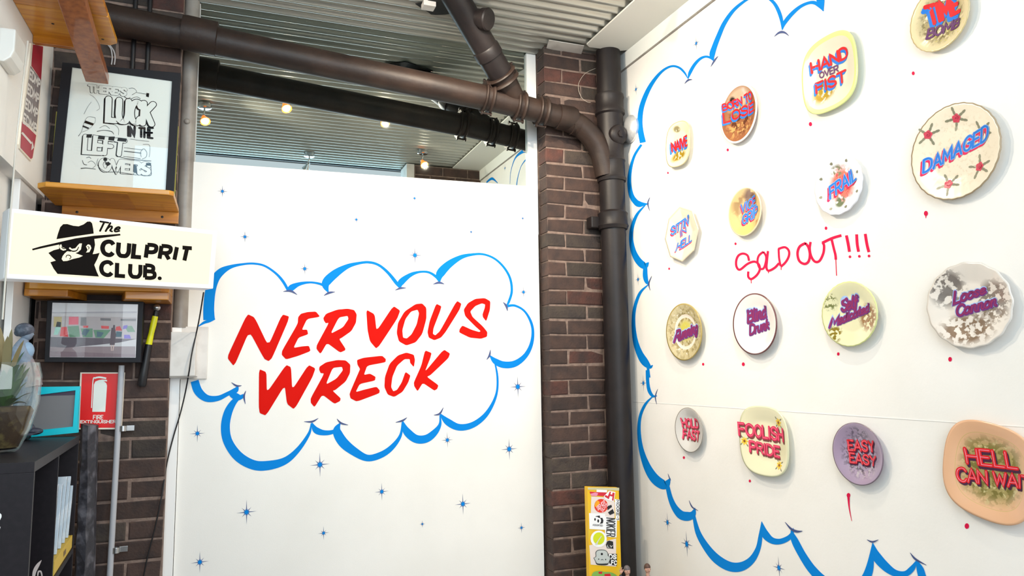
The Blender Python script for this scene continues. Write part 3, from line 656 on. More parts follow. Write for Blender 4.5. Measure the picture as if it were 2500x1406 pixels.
def neon(S, o, s, quad, f, sh=TBR, **k): text(S, s, quad, [(.10, -.18, .125, sh, .0010), (.05, -.09, .125, sh, .0013), (0, 0, .125, TMG if sh is TBR else TR_, .0018), (0, 0, .028, THL, .0024)], o, f=f, **k)
def script(S, o, s, quad, f, **k): text(S, s, quad, [(0, 0, .22, TLB, .001), (.02, -.04, .17, TV, .0015), (0, 0, .075, mat('plum_red_enamel', (140, 44, 92), .55, spec=.2), .002)], o, f=f, gap=.08, slant=.12, **k)
SH = .0

o, S = plate('round gold-rimmed plate with leafy pattern lettered TIME BOMB, cut by the top edge', (2219, 2369, -40, 122), 'fine',
             plate_mat('plate_leafy', (222, 204, 160), (200, 180, 130), .96, [(0, 0, .85, .85, (150, 134, 84), 5, .40), (0, 0, .85, .85, (112, 96, 60), 9, .52), (.2, -.4, .7, .5, (214, 200, 90), 10, .6)]))
red3d(S, o, 'TIME', [(970, 48), (1172, -28), (1185, 72), (1000, 160)], C4); text(S, 'BOMB', [(975, 195), (1190, 120), (1185, 175), (975, 255)], [(0, 0, .13, TP, .002)], o, f=C4, slant=.15)
o, S = plate('pale green-rimmed squarish plate lettered HAND OVER FIST', (1952, 2099, 77, 276), 'square',
             plate_mat('plate_green_rim', (222, 214, 192), (216, 224, 148), .88, [(-.25, -.35, .45, .35, (170, 140, 40), 6, .42)]))
red3d(S, o, 'HAND', [(215, 418), (442, 305), (455, 372), (220, 480)], C4); text(S, 'OVER', [(262, 480), (382, 428), (386, 468), (266, 515)], [(0, 0, .12, TP, .002)], o, f=C4); red3d(S, o, 'FIST', [(240, 552), (432, 462), (438, 530), (246, 612)], C4)
o, S = plate('round white-rimmed brown picture plate lettered BORN TO LOSE', (1757, 1848, 205, 348), 'round',
             plate_mat('plate_brown_scene', (150, 96, 62), (240, 238, 232), .93, [(0, .5, .8, .5, (196, 168, 140), 2, .3), (0, -.4, .8, .5, (196, 150, 92), 5, .5), (0, -.2, .9, .6, (98, 56, 38), 4, .52), (-.35, .55, .18, .2, (52, 34, 28), 1, .1)]))
red3d(S, o, 'BORN TO', [(893, 858), (1125, 745), (1130, 805), (897, 905)], C3, gap=.16); red3d(S, o, 'LOSE', [(895, 930), (1140, 835), (1142, 900), (900, 1005)], C3)
o, S = plate('small cream oval dish lettered NAIVE with gold smudges', (1623, 1686, 293, 410), 'square',
             plate_mat('plate_cream_oval', (228, 220, 186), (190, 180, 140), .96, [(-.1, -.45, .6, .3, (150, 122, 30), 5, .4), (-.1, .7, .3, .18, (140, 130, 90), 6, .4)]), rot=.1)
red3d(S, o, 'NAIVE', [(462, 1172), (585, 1108), (592, 1185), (465, 1240)], C3, gap=.15)
o, S = plate('large cream plate with red rose sprigs lettered DAMAGED', (2222, 2446, 250, 486), 'fine',
             plate_mat('plate_cream_roses', (238, 224, 200), (160, 140, 110), .975, [(0, 0, .98, .98, (228, 212, 186), 12, .55)]))
GRN = mat('grey_green_leaf_print', (130, 128, 104), .35); ROSE = mat('rose_red_print', (206, 60, 84), .35); ROSED = mat('deep_rose_print', (170, 34, 60), .35)
def sprig(S, o, x, y, f, s=1, a0=0):
    c = S.p2(*f(x, y)); g = MB(); rr = .012*s
    for k in range(5):
        a = a0+k*1.35; dx, dy = math.cos(a), math.sin(a)
        for t_ in (1.6, 2.6):
            px_, py_ = c[0]+dx*rr*t_, c[1]+dy*rr*t_
            g.add([S.p3(px_+rr*.75*math.cos(a)*math.cos(b_)-rr*.35*math.sin(a)*math.sin(b_), py_+rr*.75*math.sin(a)*math.cos(b_)+rr*.35*math.cos(a)*math.sin(b_), .0007) for b_ in [2*PI*q/8 for q in range(8)]], [tuple(range(8))])
    g.build('leaf_print', GRN, o, recalc=False)
    g = MB(); g.add([S.p3(c[0]+rr*(1.15+.15*math.cos(5*b_))*math.cos(b_), c[1]+rr*(1.15+.15*math.cos(5*b_))*math.sin(b_), .0012) for b_ in [2*PI*q/20 for q in range(20)]], [tuple(range(20))])
    g.cur = 1; ribbon(g, S, cat([(c[0]+rr*.75*t_/6*math.cos(t_*1.3), c[1]+rr*.75*t_/6*math.sin(t_*1.3)) for t_ in range(7)], 3), rr*.12, .0016)
    g.build('rose_print', [ROSE, ROSED], o, recalc=False)
for x, y, a in ((1172, 780, .4), (990, 890, 1), (1322, 1098, .2), (1118, 1215, .6), (1330, 870, .5)): sprig(S, o, x, y, C4, 1, a)
blue3d(S, o, 'DAMAGED', [(955, 1060), (1385, 822), (1378, 915), (960, 1140)], C4, gap=.22, slant=.1)
o, S = plate('white wavy-edged plate with coral roses lettered FRAIL', (1988, 2106, 377, 524), 'scallop',
             plate_mat('plate_white_coral', (240, 240, 242), (226, 226, 232), .95, [(.05, 0, .62, .72, (232, 120, 104), 3.2, .40), (.05, 0, .6, .7, (214, 84, 84), 6, .55), (-.05, -.55, .25, .25, (110, 120, 90), 4, .4), (-.1, .5, .3, .25, (130, 130, 100), 6, .5)], rings=()))
for k in range(8):
    a = k*PI/4+.3; d = MB(); u, v = .82*S.a*math.cos(a), .82*S.b*math.sin(a)
    d.add([S.p3(u+.006*math.cos(t_*PI/3)*(1+.4*(t_ % 2)), v+.006*math.sin(t_*PI/3), .0007) for t_ in range(6)], [tuple(range(6))]); d.build('leaf_print', GRN, o, recalc=False)
blue3d(S, o, 'FRAIL', [(325, 1235), (495, 1105), (510, 1180), (335, 1310)], C4, slant=.1)
o, S = plate('round golden brown picture plate lettered VICE GRIP', (1778, 1858, 457, 576), 'round',
             plate_mat('plate_golden_scene', (214, 184, 128), (236, 220, 180), .96, [(-.3, .3, .6, .6, (170, 140, 96), 2, .45), (.3, .5, .5, .5, (120, 88, 70), 2, .42), (.2, -.3, .7, .6, (150, 96, 56), 2.5, .5), (0, -.7, .6, .3, (232, 196, 120), 2, .3)]))
blue3d(S, o, 'VICE', [(825, 272), (925, 212), (928, 270), (828, 322)], C5, slant=.1); blue3d(S, o, 'GRIP', [(835, 345), (940, 278), (938, 342), (838, 400)], C5, slant=.1)
o, S = plate("pale eight-sided plate lettered SITTIN' IN HELL", (1624, 1703, 505, 637), 'octo', plate_mat('plate_ivory', (230, 218, 196), (214, 200, 176), .93, []))
blue3d(S, o, "SITTIN'", [(378, 418), (492, 338), (486, 392), (375, 468)], C5, gap=.16); blue3d(S, o, 'IN', [(425, 442), (462, 412), (466, 448), (428, 478)], C5); blue3d(S, o, 'HELL', [(408, 525), (500, 462), (505, 505), (405, 575)], C5, slant=.15)
o, S = plate('round gold and white floral plate lettered Running', (1626, 1713, 740, 880), 'round',
             plate_mat('plate_gold_floral', (196, 184, 142), (170, 150, 84), .96, [(0, 0, 1.1, 1.1, (150, 134, 84), 6, .5), (0, 0, 1.1, 1.1, (226, 220, 200), 8, .6), (0, .05, .42, .42, (206, 196, 90), 3, .3), (0, -.1, .3, .2, (150, 140, 60), 6, .45)], rings=((.50, .62, (234, 222, 206)),)))
script(S, o, 'Running', [(400, 1105), (548, 1040), (548, 1105), (392, 1172)], C5)
o, S = plate('round white plate with a thin maroon rim lettered Blind Drunk', (1789, 1896, 715, 866), 'round', plate_mat('plate_maroon_rim', (236, 230, 226), (104, 62, 64), .955, []))
script(S, o, 'Blind', [(868, 972), (990, 935), (992, 1008), (872, 1045)], C5); script(S, o, 'Drunk', [(882, 1065), (1012, 1022), (1012, 1085), (886, 1125)], C5)
o, S = plate('pale yellow-green plate with small trees lettered Self Medicated', (2006, 2142, 686, 846), 'fine',
             plate_mat('plate_yellow_green', (222, 219, 178), (206, 212, 146), .965, [(.62, -.15, .42, .5, (150, 108, 60), 7, .45), (-.72, .45, .3, .35, (120, 124, 74), 9, .5), (-.6, -.6, .3, .35, (128, 110, 30), 8, .48)]))
script(S, o, 'Self', [(1490, 895), (1590, 868), (1592, 945), (1490, 970)], C5); script(S, o, 'Medicated', [(1428, 1018), (1672, 918), (1674, 970), (1424, 1078)], C5)
o, S = plate('large scalloped plate with grey landscape print lettered Loose Cannon', (2262, 2473, 638, 850), 'scallop',
             plate_mat('plate_grey_landscape', (226, 218, 208), (218, 212, 204), .97, [(-.5, .45, .5, .55, (124, 116, 110), 5, .46), (.55, .1, .5, .5, (128, 116, 106), 6, .46), (-.1, -.55, .75, .42, (134, 112, 92), 7, .48), (.45, -.25, .5, .25, (132, 116, 100), 8, .48)]))
script(S, o, 'Loose', [(1165, 742), (1405, 690), (1412, 750), (1165, 835)], C6); script(S, o, 'Cannon', [(1182, 852), (1498, 768), (1500, 845), (1188, 932)], C6)
o, S = plate('small plain silvery white plate lettered HOLD FAST', (1648, 1715, 995, 1104), 'round', plate_mat('plate_silver', (206, 204, 200), (150, 144, 136), .97, []))
neon(S, o, 'HOLD', [(452, 338), (563, 346), (565, 400), (457, 393)], C7); neon(S, o, 'FAST', [(460, 412), (570, 428), (572, 485), (462, 468)], C7)
o, S = plate('pale yellow squarish plate with yellow sunflowers lettered FOOLISH PRIDE', (1802, 1928, 986, 1167), 'square', plate_mat('plate_pale_yellow', (230, 224, 188), (216, 216, 180), .95, []))
SUN = mat('sunflower_print', (234, 196, 40), .35); SUNC = mat('sunflower_centre_print', (140, 80, 30), .35)
for x, y in ((1112, 365), (885, 490), (1118, 655)):
    c = S.p2(*C7(x, y)); g = MB()
    for k in range(7):
        a = k*2*PI/7; g.add([S.p3(c[0]+math.cos(a)*.011+.008*math.cos(b_)*math.cos(a)-.004*math.sin(b_)*math.sin(a), c[1]+math.sin(a)*.011+.008*math.cos(b_)*math.sin(a)+.004*math.sin(b_)*math.cos(a), .0007) for b_ in [2*PI*q/8 for q in range(8)]], [tuple(range(8))])
    g.cur = 1; g.add([S.p3(c[0]+.006*math.cos(b_), c[1]+.006*math.sin(b_), .0011) for b_ in [2*PI*q/10 for q in range(10)]], [tuple(range(10))]); g.build('sunflower_print', [SUN, SUNC], o, recalc=False)
    for k in range(4):
        g = MB(); a = .6+k*1.6; g.add([S.p3(c[0]+math.cos(a)*.023+.007*math.cos(b_)*math.cos(a)-.003*math.sin(b_)*math.sin(a), c[1]+math.sin(a)*.023+.007*math.cos(b_)*math.sin(a)+.003*math.sin(b_)*math.cos(a), .0006) for b_ in [2*PI*q/8 for q in range(8)]], [tuple(range(8))])
        g.build('leaf_print', GRN, o, recalc=False)
neon(S, o, 'FOOLISH', [(850, 368), (1142, 412), (1146, 490), (856, 446)], C7); neon(S, o, 'PRIDE', [(912, 492), (1110, 532), (1113, 600), (918, 560)], C7)
o, S = plate('round lilac plate with dark flowers lettered EASY EASY', (2033, 2155, 1032, 1184), 'round',
             plate_mat('plate_lilac', (160, 142, 166), (120, 104, 116), .975, [(0, -.05, .8, .8, (88, 78, 92), 7, .5), (.1, -.5, .6, .35, (176, 166, 172), 9, .55), (0, .6, .5, .3, (110, 98, 118), 8, .5)]))
neon(S, o, 'EASY', [(242, 488), (420, 494), (424, 562), (246, 552)], C8, sh=TDK); neon(S, o, 'EASY', [(252, 572), (430, 598), (434, 658), (256, 634)], C8, sh=TDK)
o, S = plate('large peach-rimmed plate with mossy floral centre lettered HELL CAN WAIT at the right edge', (2298, 2535, 1023, 1279), 'square',
             plate_mat('plate_peach_moss', (226, 178, 140), None, .9, [(.02, 0, .98*.74*1.05, .98*.74*1.05, (166, 152, 96), 2, .1), (.02, 0, .76, .76, (126, 116, 62), 7, .48), (.02, 0, .76, .76, (206, 194, 142), 9, .58)], rings=((.745, .757, (206, 176, 120)),)), rot=.2)
neon(S, o, 'HELL', [(1035, 542), (1370, 572), (1392, 680), (1050, 640)], C8, sh=TDK); neon(S, o, 'CAN WAIT', [(985, 672), (1485, 735), (1490, 815), (995, 762)], C8, sh=TDK, gap=.15)

# ================================================================== PIPES
wp = thing('waste_pipe', (2.05, 3.68, 0), 'brown cast-iron waste pipe run crossing the mirror and dropping down the corner', 'pipe')
YQ = 3.685
def pq(x, y, Y=YQ): return onY(x, y, Y)
a = pq(250, 42); b_ = pq(1190, 240); dd = (b_-a).normalized()
a2 = a-dd*.18
MB().tube([a2, b_+dd*.02], .069, 28).build('pipe', PIPE, wp, smooth=True)
s0 = pq(444, 78); MB().lathe(s0, dd, [(0, .07), (0, .080), (.02, .083), (.155, .083), (.16, .07)], 28).build('socket', PIPE, wp, smooth=True)
# junction body
c1 = pq(1190, 238); c2 = pq(1268, 259); c3 = pq(1322, 272); cs = pq(1372, 287); end = pq(1412, 305)
MB().tube([c1, c2, cs, end], [.070, .066, .064, .066], 28).build('junction', PIPE, wp, smooth=True)
def collar(p, d, r, name='collar', mtl=PIPE, bolts=True):
    p = V(p); d = V(d).normalized(); c = MB().lathe(p-d*.028, d, [(0, r), (0, r+.014), (.006, r+.019), (.014, r+.014), (.018, r+.004), (.036, r+.004), (.040, r+.014), (.048, r+.019), (.054, r+.014), (.056, r)], 32).build(name, mtl, wp, smooth=True)
    if bolts:
        e1 = d.cross(V((0, 1, 0))).normalized()
        for s in (1, -1):
            q = p+e1*s*(r+.022); MB().lathe(q-d*.03, d, [(0, .006), (0, .011), (.008, .011), (.008, .006), (.052, .006), (.052, .011), (.06, .011), (.06, .006)], 8).build('bolt', mtl, c)
collar(c1, dd, .071); collar(c2, dd, .066); collar(c3, dd, .066)
MB().lathe(cs-dd*.03, dd, [(0, .064), (0, .072), (.09, .074), (.11, .066)], 28).build('socket', PIPE, wp, smooth=True)
# bend down into the stack
XS_, YS = 2.062, 3.685; ej = V((XS_-.005, YS, 2.80))
bend = cat([tuple(end-dd*.05), tuple(end), tuple(pq(1440, 330)), tuple(pq(1462, 362)), tuple(pq(1474, 400)), tuple(pq(1480, 430))], 6)
MB().tube(bend, .064, 28).build('elbow', PIPE, wp, smooth=True)
# the stack
st = MB(); zz = lambda y: onY(1488, y, YS).z
prof = [(0, .072), (zz(552)-.02, .072), (zz(552)-.02, .082), (zz(552), .090), (zz(545), .084), (zz(530), .084), (zz(522), .088), (zz(516), .074), (zz(444), .074), (zz(444), .082), (zz(438), .086), (zz(432), .079), (zz(398), .078), (zz(394), .083), (zz(388), .078), (zz(386), .074),
        (zz(350), .076), (zz(300), .076), (zz(284), .078), (zz(280), .088), (zz(273), .088), (zz(268), .082), (zz(246), .082), (zz(240), .087), (zz(234), .084), (zz(232), .072), (ZC-.006, .072)]
st.lathe((XS_, YS, 0), (0, 0, 1), prof, 36); st.build('stack', PIPED, wp, smooth=True)
MB().box((XS_-.13, YS+.02, zz(552)-.01), (XS_-.05, YS+.085, zz(528))).build('bracket_ear', PIPED, wp, bevel=.008)
# inspection cap facing the room on the junction
cc = V((XS_+.012, YS-.045, zz(335))); dn = V((.05, -1, -.12))
MB().lathe(cc, dn, [(0, .06), (.02, .058), (.03, .058), (.04, .052), (.048, .03), (.05, .0)], 20).build('inspection_cap', PIPED, wp, smooth=True)
MB().lathe(cc+dn*.045, dn, [(0, .022), (.014, .02), (.016, .0)], 6).build('cap_nut', PIPED, wp)
# branch rising to the ceiling
j0 = pq(1262, 250); jt = V((1.03, 3.42, ZC+.02)); bd = (jt-j0).normalized(); L_ = (jt-j0).length
bc = j0+bd*.165
MB().tube([j0, bc], [.056, .071], 26).build('branch_throat', PIPE, wp, smooth=True)
collar(bc, bd, .071)
MB().tube([bc, j0+bd*(L_+.03)], .070, 26).build('branch_pipe', PIPED, wp, smooth=True)
MB().lathe(j0+bd*.30, bd, [(0, .070), (.002, .076), (.05, .076), (.06, .070)], 26).build('socket', PIPED, wp, smooth=True)
ip = j0+bd*(L_*.80); ip = ip+V((.03, -.02, 0)); idr = V((.42, -.50, -.22)).normalized()
MB().lathe(ip, idr, [(0, .050), (.05, .050), (.052, .056), (.085, .058), (.092, .052), (.095, 0)], 26).build('inspection_cap', PIPED, wp, smooth=True)
for t_ in (.45,): pass
mb = MB()
for i in range(14):
    q = j0+bd*(.19+i*.022)+V((-.058, -.036, -.02)); mb.box(q-V((.003, .003, .009)), q+V((.003, .003, .009)))
mb.build('foil_edge', STEEL, wp)
# light tube bracket box on the ceiling near the branch
q = onZ(1052, 12, ZC-.01); MB().box((q.x-.045, q.y-.03, ZC-.03), (q.x+.02, q.y+.03, ZC)).build('fixing_block', WHITE_OLD, label='small pale fixing block on the ceiling beside the branch pipe', cat='bracket', bevel=.004)
# crumpled foil disc behind the stack
q = onX(1531, 314, XR-.03); mb = MB(); r = .082
mb.lathe((XR-.001, q.y+.0, q.z), (-1, 0, 0), [(0, r*1.0), (.012, r), (.03, r*.8), (.04, r*.45), (.042, 0)], 22)
mb.build('foil_duct_cover', mat('crumpled_foil', (214, 216, 218), .38, .6, bump=(30, 1.0)), label='silver foil dome on the white wall behind the stack pipe', cat='cover', smooth=True)
# thin clear wires near the stack
w1 = [onY(1454, 167, YP-.03), onY(1428, 180, YP-.03), onY(1412, 207, YP-.03), onY(1418, 235, YP-.03), onY(1432, 248, YP-.03), onY(1442, 250, YP-.03)]
MB().tube(cat([tuple(p) for p in w1], 5), .0012, 6).build('wire', mat('clear_wire', (190, 180, 165), .3), label='thin pale wire looped on the bricks beside the stack pipe', cat='wire')
w2 = [onX(x, y, XR-.02) for x, y in ((1507, 172), (1514, 205), (1519, 240), (1516, 270))]
MB().tube(cat([tuple(p) for p in w2], 5), .0012, 6).build('wire', mat('clear_wire', (190, 180, 165), .3), label='thin pale wire hanging down the right wall behind the stack pipe', cat='wire')
# two thin dark conduits on the left pillar, above and below the pipe
for xa, xb in ((333, 322), (369, 358)):
    p0, p1 = onY(xa+3, 0, YP-.011), onY(xb, 195, YP-.011)
    MB().tube([(p1.x, YP-.011, p1.z), (p1.x, YP-.011, ZC)], .0105, 12).build('conduit', BLACK, label=('left' if xa == 333 else 'right')+' one of the two black conduits running up the pillar behind the framed print', cat='conduit', smooth=True)
w3 = [onY(x, y, YP-.02) for x, y in ((264, 110), (271, 120), (274, 140), (272, 158))]; w4 = [onY(x, y, YP-.02) for x, y in ((268, 110), (278, 125), (281, 142), (279, 158))]
mb = MB(); mb.tube(cat([tuple(p) for p in w3], 4), .003, 8); mb.tube(cat([tuple(p) for p in w4], 4), .003, 8); mb.build('picture_cord', mat('white_cord', (180, 176, 176), .6), label='doubled white hanging cord above the framed lettering print', cat='cord')

# ================================================================== SPOTLIGHTS
GLOW = mat('halogen_glow', (255, 214, 150), .3, emit=((255, 190, 100), 6)); AMB = mat('amber_glass', (230, 120, 40), .2, emit=((255, 120, 30), 2.0)); CHR = mat('chrome', (200, 200, 200), .12, 1)
where = ['beside the mirror frame at the left', 'second from the left in the mirror', 'in the middle of the mirror, brightest', 'nearest the shop front, facing away', 'near the white soffit at the right']
for i, (x, y) in enumerate(LAMPS):
    t = thing('ceiling_spotlight', (x, y, ZC), 'chrome halogen ceiling spotlight reflected '+where[i], 'spotlight', 'halogen spotlights on the corrugated ceiling')
    MB().lathe((x, y, ZC+.004), (0, 0, -1), [(0, .045), (.03, .045), (.034, .04), (.035, 0)], 24).build('base', CHR, t, smooth=True)
    MB().tube([(x, y, ZC-.03), (x, y, ZC-.05), (x-.006, y-.006, ZC-.075)], .006, 8).build('stem', CHR, t)
    d = V((.25, .55, -.8)) if i != 3 else V((-.3, -.5, -.8)); h0 = V((x-.006, y-.006, ZC-.085)); d.normalize()
    MB().lathe(h0, d, [(0, .012), (.02, .016), (.05, .032), (.062, .034)], 20, False).build('lamp_head', AMB if i != 3 else CHR, t, smooth=True)
    MB().lathe(h0+d*.055, d, [(0, .03), (.004, .024), (.006, 0)], 20).build('bulb', GLOW, t)
    MB().ball(h0, .014, 8).build('swivel', CHR, t)

# ================================================================== LEFT SIDE
# framed lettering print on its shelf
FY = 3.70
FS = Surf((0, FY, 0), (1, 0, 0), (0, 0, 1))
fa = thing('framed_print', onY(280, 455, FY), "black-framed lettering print THERE'S LUCK IN THE LEFT OVERS on the upper shelf", 'picture')
outer = [(152, 152), (441, 178), (424, 470), (121, 447)]; inner = [(176, 163), (420, 197), (404, 468), (146, 446)]
O3 = [onY(*p, FY) for p in outer]; I3 = [onY(*p, FY) for p in inner]
mb = MB()
for k in range(4):
    a, b1, c, d = O3[k], O3[(k+1) % 4], I3[(k+1) % 4], I3[k]; mb.prism([a, b1, c, d], (0, .03, 0))
mb.build('frame', FRAMEB, fa, bevel=.0015)
mb = MB(); mb.prism([p+V((0, .008, 0)) for p in I3], (0, .004, 0)); mb.build('paper', PAPER, fa)
C1 = crop((180, 180), 5.209); FS2 = Surf((0, FY+.008, 0), (1, 0, 0), (0, 0, 1))
def bub(s, quad, w, sh=0): text(FS2, s, quad, [(-.07, -.05, w, INK, .0004), (0, 0, w+.035, INK, .0006), (0, 0, w, PAPER, .0010)], fa, f=C1, gap=.25, name='print_lettering')
bub("THERE'S", [(195, 145), (672, 195), (655, 275), (200, 228)], .17, 1)
bub('LUCK', [(445, 320), (1010, 390), (990, 640), (435, 590)], .13, 1)
text(FS2, 'IN', [(690, 672), (775, 682), (770, 800), (690, 790)], [(0, 0, .12, INK, .0008)], fa, f=C1, name='print_lettering', gap=.3)
text(FS2, 'THE', [(835, 690), (1005, 690), (1000, 820), (835, 800)], [(0, 0, .11, INK, .0008)], fa, f=C1, name='print_lettering', gap=.3)
bub('LEFT', [(150, 795), (650, 855), (630, 1030), (135, 1000)], .13, 1)
bub('OVERS', [(345, 1085), (965, 1150), (955, 1275), (345, 1225)], .17, 1)
ink = MB(); gi = MB()
for lp in ([(165, 770), (235, 770), (225, 815), (160, 812)], [(315, 790), (400, 795), (390, 840), (305, 830)], [(445, 800), (525, 800), (512, 855), (440, 845)], [(565, 812), (675, 825), (668, 868), (552, 855)], [(395, 1145), (440, 1118), (475, 1148), (435, 1175)], [(920, 1135), (985, 1135), (980, 1172), (918, 1168)], [(760, 1150), (800, 1170), (810, 1270), (755, 1250)], [(150, 595), (258, 635), (240, 660), (135, 625)], [(118, 655), (200, 690), (185, 705), (110, 675)], [(925, 245), (960, 250), (955, 300), (920, 290)]):
    ppoly(ink, FS2, lp, .0014, C1)
for p in (((205, 265, 3), (260, 300, 3), (310, 370, 3), (330, 440, 3), (290, 470, 3)), ((225, 360, 3), (180, 420, 3), (130, 515, 4)), ((275, 560, 4), (180, 550, 3), (130, 630, 4), (100, 735, 4), (60, 795, 7)), ((275, 560, 3), (270, 620, 3), (200, 700, 3), (105, 745, 3)), ((295, 735, 8), (380, 720, 6), (480, 735, 8), (510, 770, 5)), ((330, 690, 4), (400, 660, 4), (460, 700, 4)), ((640, 940, 5), (880, 970, 5)), ((640, 985, 9), (860, 1010, 9)), ((630, 1050, 5), (850, 1080, 6)), ((860, 1060, 5), (850, 1000, 5), (890, 955, 5), (930, 1000, 5), (920, 1060, 5), (870, 1085, 5)), ((880, 900, 4), (960, 905, 4), (970, 980, 4), (960, 1060, 4)), ((90, 1205, 10), (170, 1200, 8), (280, 1215, 6)), ((110, 1100, 6), (130, 1150, 8), (170, 1160, 6)), ((700, 190, 5), (760, 185, 4), (800, 230, 4), (740, 270, 5)), ((800, 240, 4), (930, 262, 5)), ((540, 600, 8), (600, 650, 7), (700, 640, 6), (800, 645, 5)), ((640, 290, 8), (690, 320, 7), (720, 300, 5)), ((730, 320, 6), (800, 295, 4), (850, 320, 6)), ((380, 620, 4), (450, 640, 4), (520, 650, 4), (570, 700, 4), (570, 780, 4)), ((720, 830, 4), (850, 850, 4), (960, 860, 4)), ((160, 1070, 6), (200, 1060, 5), (220, 1080, 5)), ((180, 1130, 4), (230, 1110, 4), (280, 1160, 4), (240, 1200, 4)), ((560, 1050, 6), (700, 1085, 8), (985, 1110, 8)), ((980, 1170, 8), (985, 1240, 8), (975, 1295, 8), (850, 1290, 4)), ((310, 1080, 4), (300, 1160, 5), (400, 1245, 6), (560, 1250, 6), (800, 1290, 6))):
    pstroke(ink, FS2, p, .0012, C1, n=4, ws=1/5.209)
ink.build('print_drawing', INK, fa, recalc=False)
mb = MB(); mb.prism([p+V((0, .003, 0)) for p in I3], (0, .0015, 0)); mb.build('pane', mix_glossy('picture_glass', 1, .6, .0, .03), fa)
# yellow strips behind the print
for q, lb in ((((137, 272), (143, 273), (129, 440), (123, 440)), 'thin yellow rod behind the left edge of the framed lettering print'), (((433, 308), (436, 308), (424, 540), (420, 540)), 'thin yellow rod behind the right edge of the framed lettering print')):
    MB().prism([onY(*p, YP-.015) for p in q], (0, .008, 0)).build('rod', mat('olive_yellow_rod', (168, 160, 60), .5), label=lb, cat='rod')
# a bracket shelf: board + wall rail + end blocks
def wall_shelf(label, zt, x0, x1, yf, th, rail_h, name='wall_shelf', screws=()):
    t = thing(name, ((x0+x1)/2, YP, zt-th), label, 'shelf'); c = .035
    MB().prism([(x0, YP-.012, zt), (x0, yf+c, zt), (x0+c, yf, zt), (x1-c*.5, yf, zt), (x1, yf+c*.5, zt), (x1, YP-.012, zt)], (0, 0, -th)).build('board', WOOD, t, bevel=.003)
    MB().box((x0+.03, YP-.026, zt-th-rail_h), (x1, YP-.004, zt-th)).build('wall_rail', WOODD, t, bevel=.002)
    for x in (x0+.09, x1-.07): MB().lathe((x, YP-.026, zt-th-rail_h*.5), (0, -1, 0), [(0, .006), (.002, .005), (.003, 0)], 10).build('screw', BLACK, t)
    return t
zb = onY(420, 517, YP-.026).z; yf = onZ(415, 476, zb).y; xa_ = onZ(84, 452, zb).x; xb_ = onZ(424, 478, zb).x
zt_ = onY(415, 464, yf).z
us = wall_shelf('varnished pine shelf holding the framed lettering print', zt_, xa_, xb_, yf, zt_-zb, .055)
# block pieces joined under the board (a darker middle lamella)
MB().box((xa_+.16, yf+.03, zb-.0015), (xa_+.33, YP-.03, zb)).build('inlay_board', WOODD, us)
# shelf below the light box
zl_ = onY(415, 712, YP-.03).z; yl = 3.56
zl_ = onY(60, 704, yl).z; xa2 = onY(57, 700, yl).x; xb2 = onY(412, 712, yl).x; zt2 = onY(60, 684, yl).z
t = thing('wall_shelf', ((xa2+xb2)/2, YP, zl_), 'orange pine shelf on two chunky blocks directly under the glowing sign', 'shelf')
MB().prism([(xa2, YP-.004, zt2), (xa2, yl+.02, zt2), (xa2+.02, yl, zt2), (xb2-.03, yl, zt2), (xb2, yl+.03, zt2), (xb2, YP-.004, zt2)], (0, 0, zl_-zt2)).build('board', WOOD, t, bevel=.002)
def blk(p, q, h):
    MB().prism([(p, yl+.006, zl_), (q, yl+.006, zl_), (q+(.04 if p < -.6 else 0), YP-.004, zl_), (p-(.04 if p > -.6 else 0), YP-.004, zl_)], (0, 0, -h)).build('block', WOODD, t, bevel=.004)
blk(xa2+.002, onY(165, 710, yl).x, .030); blk(onY(305, 712, yl).x, onY(412, 712, yl).x, .036)
# top-left shelf with its diagonal brace
ys = 3.42; zs = onY(261, 110, ys).z; xe = onZ(281, 92, zs).x
t = thing('overhead_shelf', (XL, 3.0, zs), 'varnished pine plank shelf overhead at the top left with a diagonal brace', 'shelf')
yb = [onZ(261, 108, zs).y, onZ(276, 42, zs).y, onZ(262, 15-30, zs).y, onZ(258, -60, zs).y]
yb = [ys, onZ(272, 42, zs).y, onZ(272, 42, zs).y-.16, onZ(272, 42, zs).y-.32]
for i in range(3):
    p, q = yb[i], yb[i+1]+.002
    c = .03 if i == 0 else .006
    MB().prism([(XL+.001, p, zs), (xe-c, p, zs), (xe, p-c, zs), (xe, q+.006, zs), (xe-.006, q, zs), (XL+.001, q, zs)], (0, 0, .022)).build('plank', WOOD if i != 1 else WOODD, t, bevel=.002)
MB().box((XL+.001, ys-.001, zs-.03), (onY(187, 118, ys).x, ys+.025, zs+.02)).build('back_rail', WOODD, t, bevel=.002)
for x, y in ((27, 60), (129, 58), (251, 96)): q = onZ(x, y, zs-.0005); MB().lathe(q, (0, 0, -1), [(0, .006), (.001, .005), (.0015, 0)], 10).build('screw', BLACK, t)
p1 = onY(238, 192, 3.58); p0 = onZ(178, 0, zs-.02); dv = (p1-p0).normalized(); sd = V((.045, 0, 0)); up = dv.cross(V((1, 0, 0))).normalized()*.022
ex = p0-dv*.35; 
m = MB(); A_q = [ex-sd-up, ex+sd-up, ex+sd+up, ex-sd+up]; m.prism(A_q, p1-ex); 
# keep the foot cut level
m.build('brace', REDWOOD, t, bevel=.003)
